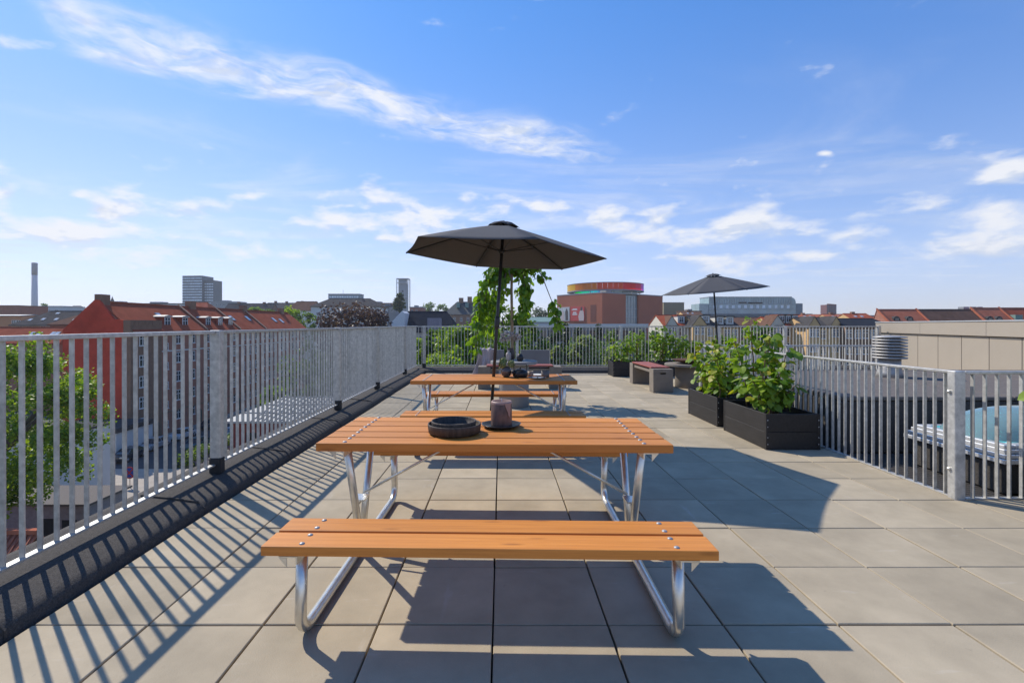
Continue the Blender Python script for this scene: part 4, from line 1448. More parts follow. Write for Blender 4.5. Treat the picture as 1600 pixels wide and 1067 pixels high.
# ---------------------------------------------------------------- roofs behind on the far left
gabled('house', 'long red roof with three roof windows behind the street tree', 'house', (X(-60, 95), 95, 0), 0, X(92, 95) - X(-60, 95), 8, Zp(536, 95), Zp(513, 95), REDB, TILE, hipr=1.2,
       sky=((11.9, .5, .8, 1.3), (13.3, .5, .8, 1.3), (16.0, .5, .8, 1.4), (16.9, .5, .8, 1.4)))
gabled('house', 'dark hipped roof house with small roof windows left of the red gable', 'house', (X(18, 118), 118, 0), 0, X(120, 118) - X(18, 118), 11, Zp(508, 118), Zp(486.5, 118), CREAM, SLATE, hipl=4.5, hipr=1,
       rows=((Zp(519, 118), [2.0, 4.4, 7.8], 1.3, 1.5, 1),), sky=((3.0, .3, .8, .9), (6.0, .35, .8, .9), (9.2, .35, .8, .9), (7.3, .8, .9, .7)))
gabled('house', 'brown hipped roof wing directly behind the red gable', 'house', (X(78, 112), 112, 0), 0, 9, 9, Zp(507, 112), Zp(490, 112), BROB, TILED, hipl=4, sky=((4.5, .35, .8, .9),), chim=((6.5, 4.5, 1.2, .9),))
gabled('house', 'small orange rendered house at the far left edge', 'house', (X(-30, 140), 140, 0), 0, X(33, 140) - X(-30, 140), 8, Zp(494, 140), Zp(492.5, 140), ORNG, PANEL, rows=((Zp(509, 140), [9.6, 10.9], 1.2, 1.6, 1),))
bx = thing('apartment_building', 'flat topped red brick building at the far left edge', 'building', (X(-30, 190), 190, ZS))
MB().box(0, X(30.5, 190) - X(-30, 190), 0, 12, 0, Zp(478, 190) - ZS).build('wall', REDB, bx)
MB().box(-.2, X(31, 190) - X(-30, 190), -.2, 12.2, Zp(478, 190) - ZS + .001, Zp(477, 190) - ZS).build('parapet', BROB, bx)
bx = thing('apartment_building', 'long white flat roofed building at the foot of the tall chimney', 'building', (X(31, 230), 230, ZS))
wz = Zp(479, 230) - ZS
wl = X(98, 230) - X(31, 230)
MB().box(0, wl, 0, 12, 0, wz).build('wall', PALE, bx)
MB().box(-.2, wl + .2, -.2, 12.2, wz + .001, wz + .3).build('roof', PANEL, bx)
for x_ in (3, 5.5, 8.6, 11, 13.8, 17.5):
    window(bx, x_, wz - 3.0, 1.8, 1.4, 1)
gabled('house', 'white rendered roof gable right of the chimney', 'house', (X(92, 250), 250, 0), 0, 10, 10, Zp(487, 250), Zp(478, 250), PALE, mat('pale_brown_tile', (.30, .24, .2), .85), hipl=3, hipr=3)

ck = thing('chimney_stack', 'tall slender factory chimney with dark top at the left', 'chimney', (X(54, 620), 620, ZS))
zt = Zp(411, 620) - ZS
zm = Zp(430, 620) - ZS
MB().lathe([(3.4, 0), (3.0, zm)], 16, cap=True).build('shaft', mat('chimney_concrete', (.60, .54, .52), .9), ck)
MB().lathe([(3.0, zm), (3.0, zt), (2.2, zt + .3)], 16, cap=True).build('dark_top', mat('chimney_dark', (.26, .23, .24), .9), ck)

hr_ = thing('high_rise', 'grey office high-rise with rows of windows on the left skyline', 'tower', (X(285, 520), 520, ZS))
TWR = mat('tower_cladding', (.13, .14, .145), .6, var=.1, scale=.2)
PNT = mat('tower_glass', (.62, .70, .74), .12, var=.25, scale=.15, spec=1)
w1 = X(318, 520) - X(285, 520)
w2 = X(333, 520) - X(319, 520)
z1, z2 = Zp(431, 520) - ZS, Zp(437.5, 520) - ZS
MB().prism([(0, 0, 0), (w1, -2.5, 0), (w1 + .0, 18, 0), (0, 18, 0)], (0, 0, z1)).build('main_block', TWR, hr_)
MB().box(w1 + .02, w1 + w2, 1.5, 18, 0, z2).build('side_block', TWR, hr_)
nf = 17
for k in range(nf):
    z = z1 - 3.4 - k * 2.95
    if z < 10:
        break
    for q in range(10):
        x0 = w1 * (q + .06) / 10
        x1 = w1 * (q + .94) / 10
        MB().prism([(x0, -.15 - 2.5 * x0 / w1, z), (x1, -.15 - 2.5 * x1 / w1, z), (x1, -.02 - 2.5 * x1 / w1, z), (x0, -.02 - 2.5 * x0 / w1, z)], (0, 0, 1.35)).build('window', PNT, hr_)
    if z < z2 - 2:
        for q in range(4):
            MB().box(w1 + w2 * (q + .12) / 4, w1 + w2 * (q + .92) / 4, 1.38, 1.48, z, z + 1.3).build('window', PNT, hr_)

gabled('house', 'wide dark roofed town house left of the white mansion', 'house', (X(345, 260), 260, 0), 0, X(420, 260) - X(345, 260), 14, Zp(492, 260), Zp(474, 260), BROB, SLATE, chim=((6, 7, 1.4, 1.2), (20, 7, 1.4, 1.0)))
gabled('house', 'red hipped roof below the high-rise', 'house', (X(280, 230), 230, 0), 0, X(325, 230) - X(280, 230), 12, Zp(487, 230), Zp(472, 230), REDB, TILE, hipl=4, hipr=4)
gabled('house', 'grey roofed row of houses on the hill behind the brick block', 'house', (X(410, 300), 300, 0), 0, X(485, 300) - X(410, 300), 14, Zp(484, 300), Zp(473, 300), GREYW, SLATE, chim=((5, 7, 1.5, 1.4), (12, 7, 1.5, 1.2), (22, 7, 1.5, 1.4)))
gabled('house', 'red brown gambrel roof left of the white mansion', 'house', (X(448, 210), 210, 0), 0, X(488, 210) - X(448, 210), 11, Zp(485, 210), Zp(471, 210), PALE, TILED, hipl=2)
gabled('mansion', 'white mansion with dark hipped roof behind the copper beech', 'building', (X(486, 180), 180, 0), 0, X(592, 180) - X(486, 180), 14, Zp(479, 180), Zp(466, 180), PALE, SLATE, hipl=4.5, hipr=5,
       rows=((Zp(498, 180), [3.8, 7.5, 11.2, 15, 19], 1.3, 2.2, 1),))
fl_ = thing('office_building', 'flat grey office slab with flagpole on the skyline', 'building', (X(513, 480), 480, ZS))
wf_, zf_ = X(562, 480) - X(513, 480), Zp(460, 480) - ZS
MB().box(0, wf_, 0, 14, 0, zf_).build('wall', mat('blue_grey_cladding', (.20, .24, .27), .6), fl_)
MB().box(-.3, wf_ + .3, -.3, 14.3, zf_ + .001, zf_ + .6).build('roof', GREYW, fl_)
for k in range(12):
    MB().box(1 + k * 2.45, 2.9 + k * 2.45, -.12, -.02, zf_ - 3.4, zf_ - 1.7).build('window', PNT, fl_)
MB().tube([(wf_ * .43, 4, zf_ + .6), (wf_ * .43, 4, zf_ + 5)], .15, 6).build('flagpole', GREYW, fl_)

tw = thing('bell_tower', 'tall concrete tower in an open framework on the skyline', 'tower', (X(629, 560), 560, ZS))
zt = Zp(435, 560) - ZS
wt_ = X(637.5, 560) - X(620, 560)
STN = mat('grey_marble', (.33, .33, .33), .7, var=.08, scale=.2)
FRM = mat('frame_concrete', (.55, .53, .5), .8)
h = wt_ / 2
MB().box(-h * .68, h * .68, 0, h * 1.4, 0, zt - 6).build('shaft', STN, tw)
MB().box(-h * .6, h * .6, .2, h * 1.2, zt - 5.8, zt - 1.0).build('belfry', STN, tw)
for sx in (-1, 1):
    for yy in (-.8, h * 1.6):
        MB().box(sx * h - .45, sx * h + .45, yy - .45, yy + .45, 0, zt - .8).build('frame_column', FRM, tw)
for z in (zt - .78, zt - 5.5, zt - 22, zt - 38):
    MB().box(-h - .5, h + .5, -1.3, -.36, z, z + .8).build('frame_beam', FRM, tw)
MB().box(-h - .5, h + .5, -.35, h * 1.7, zt - .78, zt).build('frame_roof', FRM, tw)
for z in (zt - 16, zt - 28, zt - 34):
    MB().box(-1.2, 1.2, -.1, -.01, z, z + 2.2).build('window', PANE, tw)

gabled('house', 'dark blue-black roofed house with white gable left of the weeping tree', 'house', (X(631, 130), 130, 0), 0, X(715, 130) - X(631, 130), 11, Zp(518, 130), Zp(487, 130), CREAM, SLATEB, hipr=3.5, rows=((Zp(535, 130), [2, 5, 8, 11], 1.2, 1.7, 1),))
wg = thing('gable_house', 'sunlit white gable house beside the copper beech', 'house', (X(611, 128), 128, ZS))
ww = X(632, 128) - X(611, 128)
MB().prism([(0, 0, 0), (ww, 0, 0), (ww, 0, Zp(489, 128) - ZS), (ww * .8, 0, Zp(486, 128) - ZS), (0, 0, Zp(504, 128) - ZS)], (0, 9, 0)).build('wall', WHITE, wg)
window(wg, 1.8, 12.5, 1.1, 1.6, 1)
MB().box(X(669, 127) - X(611, 128), X(688, 127) - X(611, 128), -2.5, 2, 0, Zp(497, 127) - ZS).build('dormer_block', mat('mauve_render', (.28, .24, .27), .85), wg)

cs = thing('castle_roofed_building', 'brown building with steep dark roof crowned by green turrets', 'building', (X(693, 240), 240, ZS))
wc = X(775, 240) - X(693, 240)
ze, zr = Zp(492, 240) - ZS, Zp(471, 240) - ZS
MB().box(0, wc, 0, 16, 0, ze).build('wall', BROB, cs)
rm = MB().prism([(-.3, -.3, ze), (wc, -.3, ze), (wc - 1, 8, zr), (6.0, 8, zr)], (0, 0, .25)).build('roof_slope', mat('dark_green_slate', (.05, .06, .06), .7), cs)
MB().prism([(-.3, 16.3, ze), (-.3, -.3, ze), (6.0, 8, zr)], (0, 0, .25)).build('roof_slope', TILED, cs)
COPP = mat('verdigris', (.17, .27, .23), .7)
for k in range(4):
    MB().box(7 + k * 4.4, 9.2 + k * 4.4, 7, 9.2, zr - 1, zr + 2.2 + (k % 2) * .6).build('chimney', BROB, cs)
    MB().box(6.2 + k * 4.4, 7.8 + k * 4.4, 2.5, 7, zr - 3.0, zr - .6).build('dormer', COPP, cs)
for k in range(6):
    window(cs, 2 + k * 3.4, ze - 3.2, 1.2, 2, 1)

# ---------------------------------------------------------------- museum
MUS = mat('museum_brick', (.40, .135, .075), .9, var=.06, scale=.15, spec=.3)
mz = 16.6 - ZS
mu = thing('museum', 'square red brick museum with banners and a coloured ring on its roof', 'museum', (48.1, 230, ZS), math.atan2(.6, .8))
# local x: right-hand face (direction .8,.6), local y: left-hand face (-.6,.8)
GLS = mat('museum_glass', (.16, .23, .25), .08, var=.3, scale=.2, spec=1)
MB().box(0, 17.4, 0, 31, 0, mz).build('wall', MUS, mu)
MB().box(27.5, 48, 0, 31, 0, mz).build('wall', MUS, mu)
gl = MB().box(17.42, 27.48, 1.0, 30, 0, mz - .3).build('glass_slot', GLS, mu)
MUL = mat('glazing_bar', (.35, .37, .38), .5)
for k in range(6):
    MB().box(17.45, 27.45, .85, .99, 3 + k * 4.4, 3.35 + k * 4.4).build('glazing_bar', MUL, mu)
for k in range(5):
    MB().box(17.9 + k * 2.3, 18.05 + k * 2.3, .86, .995, 0, mz - .5).build('glazing_bar', MUL, mu)
MB().box(-.1, 48.1, -.1, 31.1, mz + .001, mz + .5).build('roof_deck', PANEL, mu)
MB().box(17, 29, 2, 12, mz + .501, mz + 2.4).build('roof_glasshouse', GLS, mu)
MB().box(12, 16, 8, 12, mz + .501, mz + 3.6).build('stair_drum', PALE, mu)
REC = mat('recess_brick', (.19, .065, .045), .9)
z0, z1 = Zp(505, 235) - ZS, Zp(476, 235) - ZS
MB().box(-.06, -.002, 3.8, 7.4, Zp(503, 232) - ZS, Zp(476, 232) - ZS).build('brick_panel', REC, mu)
BANR = mat('banner_red', (.55, .07, .06), .7, var=.03)
BANW = mat('banner_pale', (.55, .56, .54), .7, var=.2, scale=.5)
SKIN = mat('banner_print', (.62, .50, .45), .7, var=.1)
BLK = mat('banner_dark_print', (.08, .07, .06), .7)
bt, bb_ = Zp(479, 241) - ZS, Zp(501.5, 241) - ZS
b1 = MB().box(-.30, -.08, 11.2, 20.8, bb_, bt).build('banner', BANR, mu)
b1['label'] = 'red banner with pale lettering and a standing figure'
for k, (a, c, z) in enumerate(((16.2, 19.2, .82), (16.0, 19.8, .76), (16.6, 19.0, .55), (16.1, 19.4, .42))):
    MB().box(-.33, -.302, a, c, bb_ + (bt - bb_) * z, bb_ + (bt - bb_) * (z + (.05 if k < 2 else .09))).build('lettering', WHITE, b1)
fg = MB().prism([(-.35, 11.6, bb_ + .1), (-.35, 14.8, bb_ + .1), (-.35, 15.3, bb_ + 2.3), (-.35, 14.4, bb_ + 4.6), (-.35, 13.7, bb_ + 5.6), (-.35, 13.4, bb_ + 6.9), (-.35, 12.8, bb_ + 6.9), (-.35, 12.4, bb_ + 5.6), (-.35, 11.7, bb_ + 4.4), (-.35, 11.4, bb_ + 2.0)], (.045, 0, 0)).build('printed_figure', SKIN, b1)
MB().prism([(-.38, 12.5, bb_ + 5.2), (-.38, 13.9, bb_ + 5.2), (-.38, 13.6, bb_ + 7.0), (-.38, 12.8, bb_ + 7.0)], (.02, 0, 0)).build('printed_hair', BLK, b1)
b2 = MB().box(-.30, -.08, 21.6, 30.2, bb_, bt).build('banner', BANW, mu)
MB().prism([(-.34, 22.4, bb_ + .4), (-.34, 24.4, bb_ + .4), (-.34, 24.6, bb_ + 4.8), (-.34, 23.6, bb_ + 6.6), (-.34, 22.6, bb_ + 5.0)], (.03, 0, 0)).build('printed_figure', BLK, b2)
MB().prism([(-.34, 25.0, bb_ + .2), (-.34, 28.0, bb_ + .2), (-.34, 27.6, bb_ + 3.8), (-.34, 26.4, bb_ + 5.6), (-.34, 25.2, bb_ + 4.0)], (.03, 0, 0)).build('printed_figure', SKIN, b2)
# roof ring of plain coloured glass panels
RC = Vector((21.5, 17.0, 0))
RZ0, RZ1, RR = 18.9 - ZS, 22.2 - ZS, 19.8
import colorsys
nseg = 48
ringmats = []
for k in range(24):
    hh = (k / 24.0)
    c = colorsys.hsv_to_rgb(hh, .97, .95)
    mm = mat('ring_glass_%d' % k, tuple(max(.02, x ** 1.6) for x in c), .25, var=.04, spec=.6)
    t_ = mm.node_tree
    tr = t_.nodes.new('ShaderNodeBsdfTranslucent')
    tr.inputs[0].default_value = (*[max(.02, x ** 1.2) for x in c], 1)
    mx = t_.nodes.new('ShaderNodeMixShader')
    mx.inputs[0].default_value = .55
    t_.links.new(t_.nodes['Principled BSDF'].outputs[0], mx.inputs[1])
    t_.links.new(tr.outputs[0], mx.inputs[2])
    t_.links.new(mx.outputs[0], t_.nodes['Material Output'].inputs[0])
    ringmats.append(mm)
zrot = math.atan2(.6, .8)
for k in range(nseg):
    a0, a1 = 2 * math.pi * k / nseg, 2 * math.pi * (k + 1) / nseg - .004
    aw = (a0 + a1) / 2 + zrot          # world azimuth of the panel
    azd = (math.degrees(aw) + 180) % 360
    hk = [(0, .13), (45, .085), (90, .035), (118, .01), (138, -.05), (155, -.22), (180, -.33), (225, -.40), (270, -.48), (315, -.62), (360, -.88)]
    for (p_, h0), (p1_, h1) in zip(hk[:-1], hk[1:]):
        if p_ <= azd <= p1_:
            hue = (h0 + (h1 - h0) * (azd - p_) / (p1_ - p_)) % 1.0
    p = [RC + Vector((math.cos(a) * r, math.sin(a) * r, RZ0)) for (a, r) in ((a0, RR), (a1, RR), (a1, RR - .12), (a0, RR - .12))]
    MB().prism(p, (0, 0, RZ1 - RZ0)).build('ring_panel', ringmats[int(hue * 24 + .5) % 24], mu)
MB().lathe([(RR + .15, RZ0 - .5), (RR + .15, RZ0 - .02), (RR - 3.0, RZ0 - .02), (RR - 3.0, RZ0 - .5), (RR + .15, RZ0 - .5)], 72, c=tuple(RC), smooth=False).build('ring_deck', PANEL, mu)
MB().lathe([(RR + .15, RZ1 + .02), (RR + .15, RZ1 + .3), (RR - 3.0, RZ1 + .3), (RR - 3.0, RZ1 + .02), (RR + .15, RZ1 + .02)], 72, c=tuple(RC), smooth=False).build('ring_roof', PANEL, mu)
for k in range(10):
    a = 2 * math.pi * k / 10 + .3
    MB().tube([RC + Vector((math.cos(a) * 17.4, math.sin(a) * 17.4, mz)), RC + Vector((math.cos(a) * 18.0, math.sin(a) * 18.0, RZ0 - .5))], .25, 6).build('ring_leg', PALE, mu)

lw = thing('low_pavilion', 'long low pale flat roofed building in front of the museum', 'building', (X(825, 190), 190, ZS))
wl = X(1010, 190) - X(825, 190)
MB().box(0, wl, 0, 18, 0, Zp(512, 190) - ZS).build('wall', GREYW, lw)
MB().box(-.6, wl + .6, -.8, 18.5, Zp(512, 190) - ZS + .002, Zp(506, 190) - ZS).build('roof_slab', PALE, lw)
for k in range(14):
    MB().box(1.5 + k * 3.2, 4.1 + k * 3.2, -.12, -.02, Zp(534, 190) - ZS, Zp(516, 190) - ZS).build('window', PANE, lw)
gabled('house', 'green copper roofed hall left of the museum', 'building', (X(826, 205), 205, 0), 0, X(872, 205) - X(826, 205), 12, Zp(503, 205), Zp(496, 205), GREYW, COPP)

bxh = thing('concert_hall_box', 'plain beige flat topped block right of the museum', 'building', (X(1037, 330), 330, ZS))
MB().box(0, X(1069, 330) - X(1037, 330), 0, 14, 0, Zp(473, 330) - ZS).build('wall', mat('beige_stone', (.27, .215, .13), .85, var=.05), bxh)
MB().box(-.2, X(1069, 330) - X(1037, 330) + .2, -.2, 14.2, Zp(473, 330) - ZS + .001, Zp(472.4, 330) - ZS).build('roof', PANEL, bxh)
ch = thing('glass_concert_hall', 'long glass fronted hall with rounded roof end behind the second parasol', 'building', (X(1093, 340), 340, ZS))
wh, zh = X(1250, 340) - X(1093, 340), Zp(464.5, 340) - ZS
x1_ = X(1108, 340) - X(1093, 340)
GL2 = mat('hall_glass', (.20, .30, .31), .1, var=.35, scale=.12, spec=1)
cap = [(x1_, 0, 0), (wh - 3, 0, 0), (wh - 3, 0, zh - 3.2), (wh - 3.4, 0, zh - 1.6), (wh - 4.6, 0, zh - .5), (wh - 6.2, 0, zh), (x1_, 0, zh)]
MB().prism(cap, (0, 16, 0)).build('glass_block', GL2, ch)
MB().box(0, x1_ - .05, .5, 15, 0, zh - 4.5).build('side_block', GL2, ch)
MB().box(wh - 2.95, wh + 2.5, 1, 15, 0, Zp(474, 340) - ZS).build('end_block', GREYW, ch)
nb = 34
hz0 = zh - 4.6
for k in range(nb):
    x_ = x1_ + .5 + k * (wh - x1_ - 7) / (nb - 1)
    MB().box(x_ - .09, x_ + .09, -.22, -.02, hz0, zh - .6).build('glazing_bar', MUL, ch)
for z in (hz0, hz0 - 3.6, hz0 - 7):
    MB().box(x1_, wh - 3.2, -.25, -.03, z - .16, z + .16).build('glazing_bar', MUL, ch)
MB().box(x1_ - .3, wh - 6, -.6, 16, zh + .002, zh + .4).build('roof_edge', PANEL, ch)
for (a, b, z) in ((1154, 1166, 472.5), (1168.5, 1191, 473)):
    MB().box(X(a, 340) - X(1093, 340), X(b, 340) - X(1093, 340), -.5, -.23, Zp(z + 1.3, 340) - ZS, Zp(z - .6, 340) - ZS).build('dark_louvre', GAPM, ch)
for k in range(13):
    MB().box(x1_ + 3 + k * 4.3, x1_ + 5 + k * 4.3, -.12, -.015, hz0 - 3.1, hz0 - 1.0).build('pane', PNT, ch)
MB().box(-6, wh - 20, -20, -.8, 0, Zp(491, 330) - ZS).build('foyer_block', mat('foyer_dark', (.10, .12, .13), .4, var=.2), ch)

# ---------------------------------------------------------------- yellow and red town houses behind the far railing
def rowxs(n, L_):
    return [L_ * (i + .5) / n for i in range(n)]
def town(px0, px1, Y, ye, yr, wall, roof, label, nwin=4, gables=(), dorm=(), **kw):
    L_ = X(px1, Y + 4) - X(px0, Y + 4)
    t = gabled('town_house', label, 'house', (X(px0, Y + 4), Y, 0), 0, L_ - .05, 11, Zp(ye, Y), Zp(yr, Y), wall, roof,
               rows=[(Zp(ye, Y) - 2.3 - f * 3.2, rowxs(nwin, L_), 1.25, 1.75, 1) for f in range(4)], **kw)
    e, r = Zp(ye, Y) - ZS, Zp(yr, Y) - ZS
    for (gx, gw_, gm) in gables:
        x_ = L_ * gx
        g_ = MB().prism([(x_ - gw_, -.35, 0), (x_ + gw_, -.35, 0), (x_ + gw_, -.35, e + .1), (x_, -.35, e + 2.2), (x_ - gw_, -.35, e + .1)], (0, .9, 0)).build('gable_bay', gm, t)
        for s_ in (-1, 1):
            MB().prism([(x_, -.45, e + 2.25), (x_ + s_ * (gw_ + .2), -.45, e - .1), (x_ + s_ * (gw_ + .2), 4.5, e - .1), (x_, 4.5, e + 2.25)], (0, 0, .14)).build('bay_roof', TILED if roof is TILE else roof, g_)
        for f in range(5):
            window(g_, x_ - gw_ * .4, e - 1.9 - f * 3.1, .9, 1.6, 1, y=-.35)
            window(g_, x_ + gw_ * .4, e - 1.9 - f * 3.1, .9, 1.6, 1, y=-.35)
    for gx in dorm:
        x_ = L_ * gx
        d = MB().box(-.8, .8, .9, 4, e + .5, e + 2.3).build('dormer', CREST, t, (x_, 0, 0))
        MB().box(-1, 1, .7, 4.2, e + 2.301, e + 2.5).build('dormer_roof', roof, d)
        window(d, 0, e + .8, 1.0, 1.3, 1, y=.87)
    return t
town(1028, 1076, 112, 509, 493, CREAM, TILE, 'cream town house with red roof right of the museum', 3, gables=((.25, 1.3, CREAM),), dorm=(.6,))
town(1076, 1104, 108, 509, 494, YELL, SLATE, 'yellow town house with a pointed gable and slate roof', 2, gables=((.2, 1.6, YELL),), dorm=(.65,))
town(1104, 1142, 108, 511, 496, YELL, SLATE, 'yellow brick house with slate mansard behind the second parasol pole', 3, dorm=(.3, .7))
town(1142, 1194, 110, 510, 497, BROB, TILED, 'brown roofed brick house behind the tall shrub', 4)
town(1194, 1246, 106, 509, 496, YELL, TILE, 'yellow house with red brown roof and white dormers', 4, gables=((.08, 1.5, CREAM),), dorm=(.3, .48, .66))
town(1246, 1300, 100, 512, 497, YELL, SLATE, 'ochre house with two pointed bays behind the far railing', 4, gables=((.12, 1.3, YELL), (.72, 1.3, YELL)))
town(1300, 1372, 98, 511, 499, BROB, SLATEB, 'dark brick house next to the beige penthouse', 6)
for (a, b, Y, ye, yr, m_, lab) in ((1255, 1300, 170, 499, 492, TILEB, 'distant red roof below the brown tower block'), (1300, 1345, 160, 500, 491.5, TILEB, 'distant red roof with small white skylights'),
                                   (1335, 1372, 150, 501, 490.5, TILE, 'distant red roof touching the penthouse'), (1070, 1100, 200, 494, 487, TILED, 'small brown roof left of the glass hall')):
    gabled('house', lab, 'house', (X(a, Y), Y, 0), 0, X(b, Y) - X(a, Y), 10, Zp(ye, Y), Zp(yr, Y), YELL, m_, chim=((3, 5, 1, .8),), sky=((2.2, .5, .8, 1), (4.2, .5, .8, 1)))
tb = thing('tower_block', 'small brown tower block alone on the right skyline', 'tower', (X(1292, 600), 600, ZS))
wb = X(1307, 600) - X(1292, 600)
MB().box(0, wb, 0, 12, 0, Zp(476, 600) - ZS).build('wall', mat('brown_red_cladding', (.15, .055, .05), .8), tb)
MB().prism([(-.2, -.2, Zp(476, 600) - ZS + .002), (wb + .2, -.2, Zp(476, 600) - ZS + .002), (wb / 2 + 2, 6, Zp(474.6, 600) - ZS), (wb / 2 - 2, 6, Zp(474.6, 600) - ZS)], (0, 0, .3)).build('roof', TILED, tb)
for k in range(4):
    MB().box(1 + k * 2.9, 2.6 + k * 2.9, -.12, -.02, 12, Zp(477.5, 600) - ZS).build('window_strip', mat('dull_glass', (.12, .07, .07), .4), tb)
for (a, b, roof, lab, hp) in ((1371, 1431.5, TILEB, 'bright red tiled roof with arched dormers above the penthouse', 0), (1432.5, 1516, TILED, 'brown tiled roof between two red roofs above the penthouse', 0),
                              (1518, 1560, TILEB, 'red tiled roof with rooftop machinery above the penthouse', 0), (1562, 1660, TILE, 'red tiled roof with green dormer at the right edge', 0)):
    Y = 112
    L_ = X(b, Y + 4.5) - X(a, Y + 4.5)
    t = gabled('row_house', lab, 'house', (X(a, Y + 4.5), Y, 0), 0, L_, 6.5, Zp(512, Y), Zp(484 if a < 1500 else 481.5, Y), REDB, roof, ridge_at=.72)
    MB().box(-.25, .12, -.3, 6.3, Zp(511, Y) - ZS, Zp(482, Y) - ZS).build('fire_wall', BRWALL, t) if False else None
    MB().prism([(-.2, -.4, Zp(511, Y) - ZS), (.15, -.4, Zp(511, Y) - ZS), (.15, 4.7, Zp(482.8 if a < 1500 else 480.3, Y) - ZS), (-.2, 4.7, Zp(482.8 if a < 1500 else 480.3, Y) - ZS)], (0, 0, .35)).build('fire_wall', TILEB, t)
    ez = Zp(512, Y) - ZS
    for gx in (.25, .58):
        if roof is TILEB:
            dmr = MB().prism([(-.8, 0, 0), (.8, 0, 0), (.75, 0, .7), (.4, 0, 1.1), (0, 0, 1.2), (-.4, 0, 1.1), (-.75, 0, .7)], (0, 2.5, 0)).build('dormer', SLATE, t, (L_ * gx, 1.6, ez + 1.5))
            MB().box(-.45, .45, -.05, -.002, .15, .75).build('pane', PANE, dmr)
    if a == 1518:
        for k in range(3):
            MB().box(.5 + k * 1.7, 1.8 + k * 1.7, 7, 8.5, ez + 3.2, Zp(477.5, Y) - ZS).build('roof_machine', PANEL, t)
    if a == 1562:
        MB().box(.3, 2.0, 1.2, 5, ez + 1, ez + 3.0).build('green_dormer', COPP, t)
# low brick and grey blocks that close the skyline between the landmarks
rg = random.Random(21)
fill = [(330, 372, 420, 470, 'flat grey block right of the high-rise'), (570, 612, 340, 472, 'grey stepped block between the mansion and the framed tower'), (592, 618, 300, 476, 'low grey block left of the framed tower'),
        (640, 660, 330, 478, 'small red roofed block right of the poplar'), (1070, 1096, 300, 484, 'low brown block between the beige box and the glass hall'), (1250, 1292, 420, 491, 'far pale block right of the glass hall'),
        (1307, 1372, 450, 491.5, 'far reddish block right of the tower block'), (160, 205, 360, 471.5, 'distant grey block behind the ridge of the brick block'), (205, 285, 330, 472.5, 'distant low white block left of the high-rise'),
        (800, 872, 420, 497, 'distant grey block left of the museum'), (-40, 32, 300, 480, 'distant pale block at the far left edge')]
for i, (a, b, Y, yt, lab) in enumerate(fill):
    L_ = X(b, Y) - X(a, Y)
    t = thing('city_block', lab, 'building', (X(a, Y), Y, ZS), 0, 'far city blocks')
    hz_ = Zp(yt, Y) - ZS
    mt = (GREYW, BROB, GREYW, REDB, BROB, PALE, REDB, GREYW, PALE, GREYW, PALE)[i]
    MB().box(0, L_, 0, 14, 0, hz_ - 1.2).build('wall', mt, t)
    MB().box(-.3, L_ + .3, -.3, 14.3, hz_ - 1.199, hz_ - .6).build('roof', (PANEL, TILED, SLATE)[i % 3], t)
    MB().box(L_ * .3, L_ * .55, 3, 9, hz_ - .599, hz_ + .5).build('roof_house', GREYW, t)
    for k in range(int(L_ / 3.2)):
        window(t, 1.6 + k * 3.2, hz_ - 4.2, 1.4, 1.6, 1)
sp_ = thing('spire', 'tiny dark church spire behind the long red ridge', 'spire', (X(175.5, 520), 520, ZS))
MB().lathe([(3.2, 0), (3.2, Zp(473, 520) - ZS), (1.9, Zp(471, 520) - ZS), (.2, Zp(464, 520) - ZS), (.05, Zp(462, 520) - ZS)], 8, smooth=False).build('steeple', SLATE, sp_)

# ================================================================ trees
def leafy(b, c, size, rg, up=.4):
    e = Euler((rg.gauss(0, .7), rg.gauss(0, .7), rg.uniform(0, 6.28))).to_matrix()
    w, l_ = size * .45, size
    b.add([c + e @ Vector(p) for p in ((0, 0, 0), (w, l_ * .5, size * .10), (0, l_, -size * .05), (-w, l_ * .5, size * .10))], [(0, 1, 2), (0, 2, 3)])

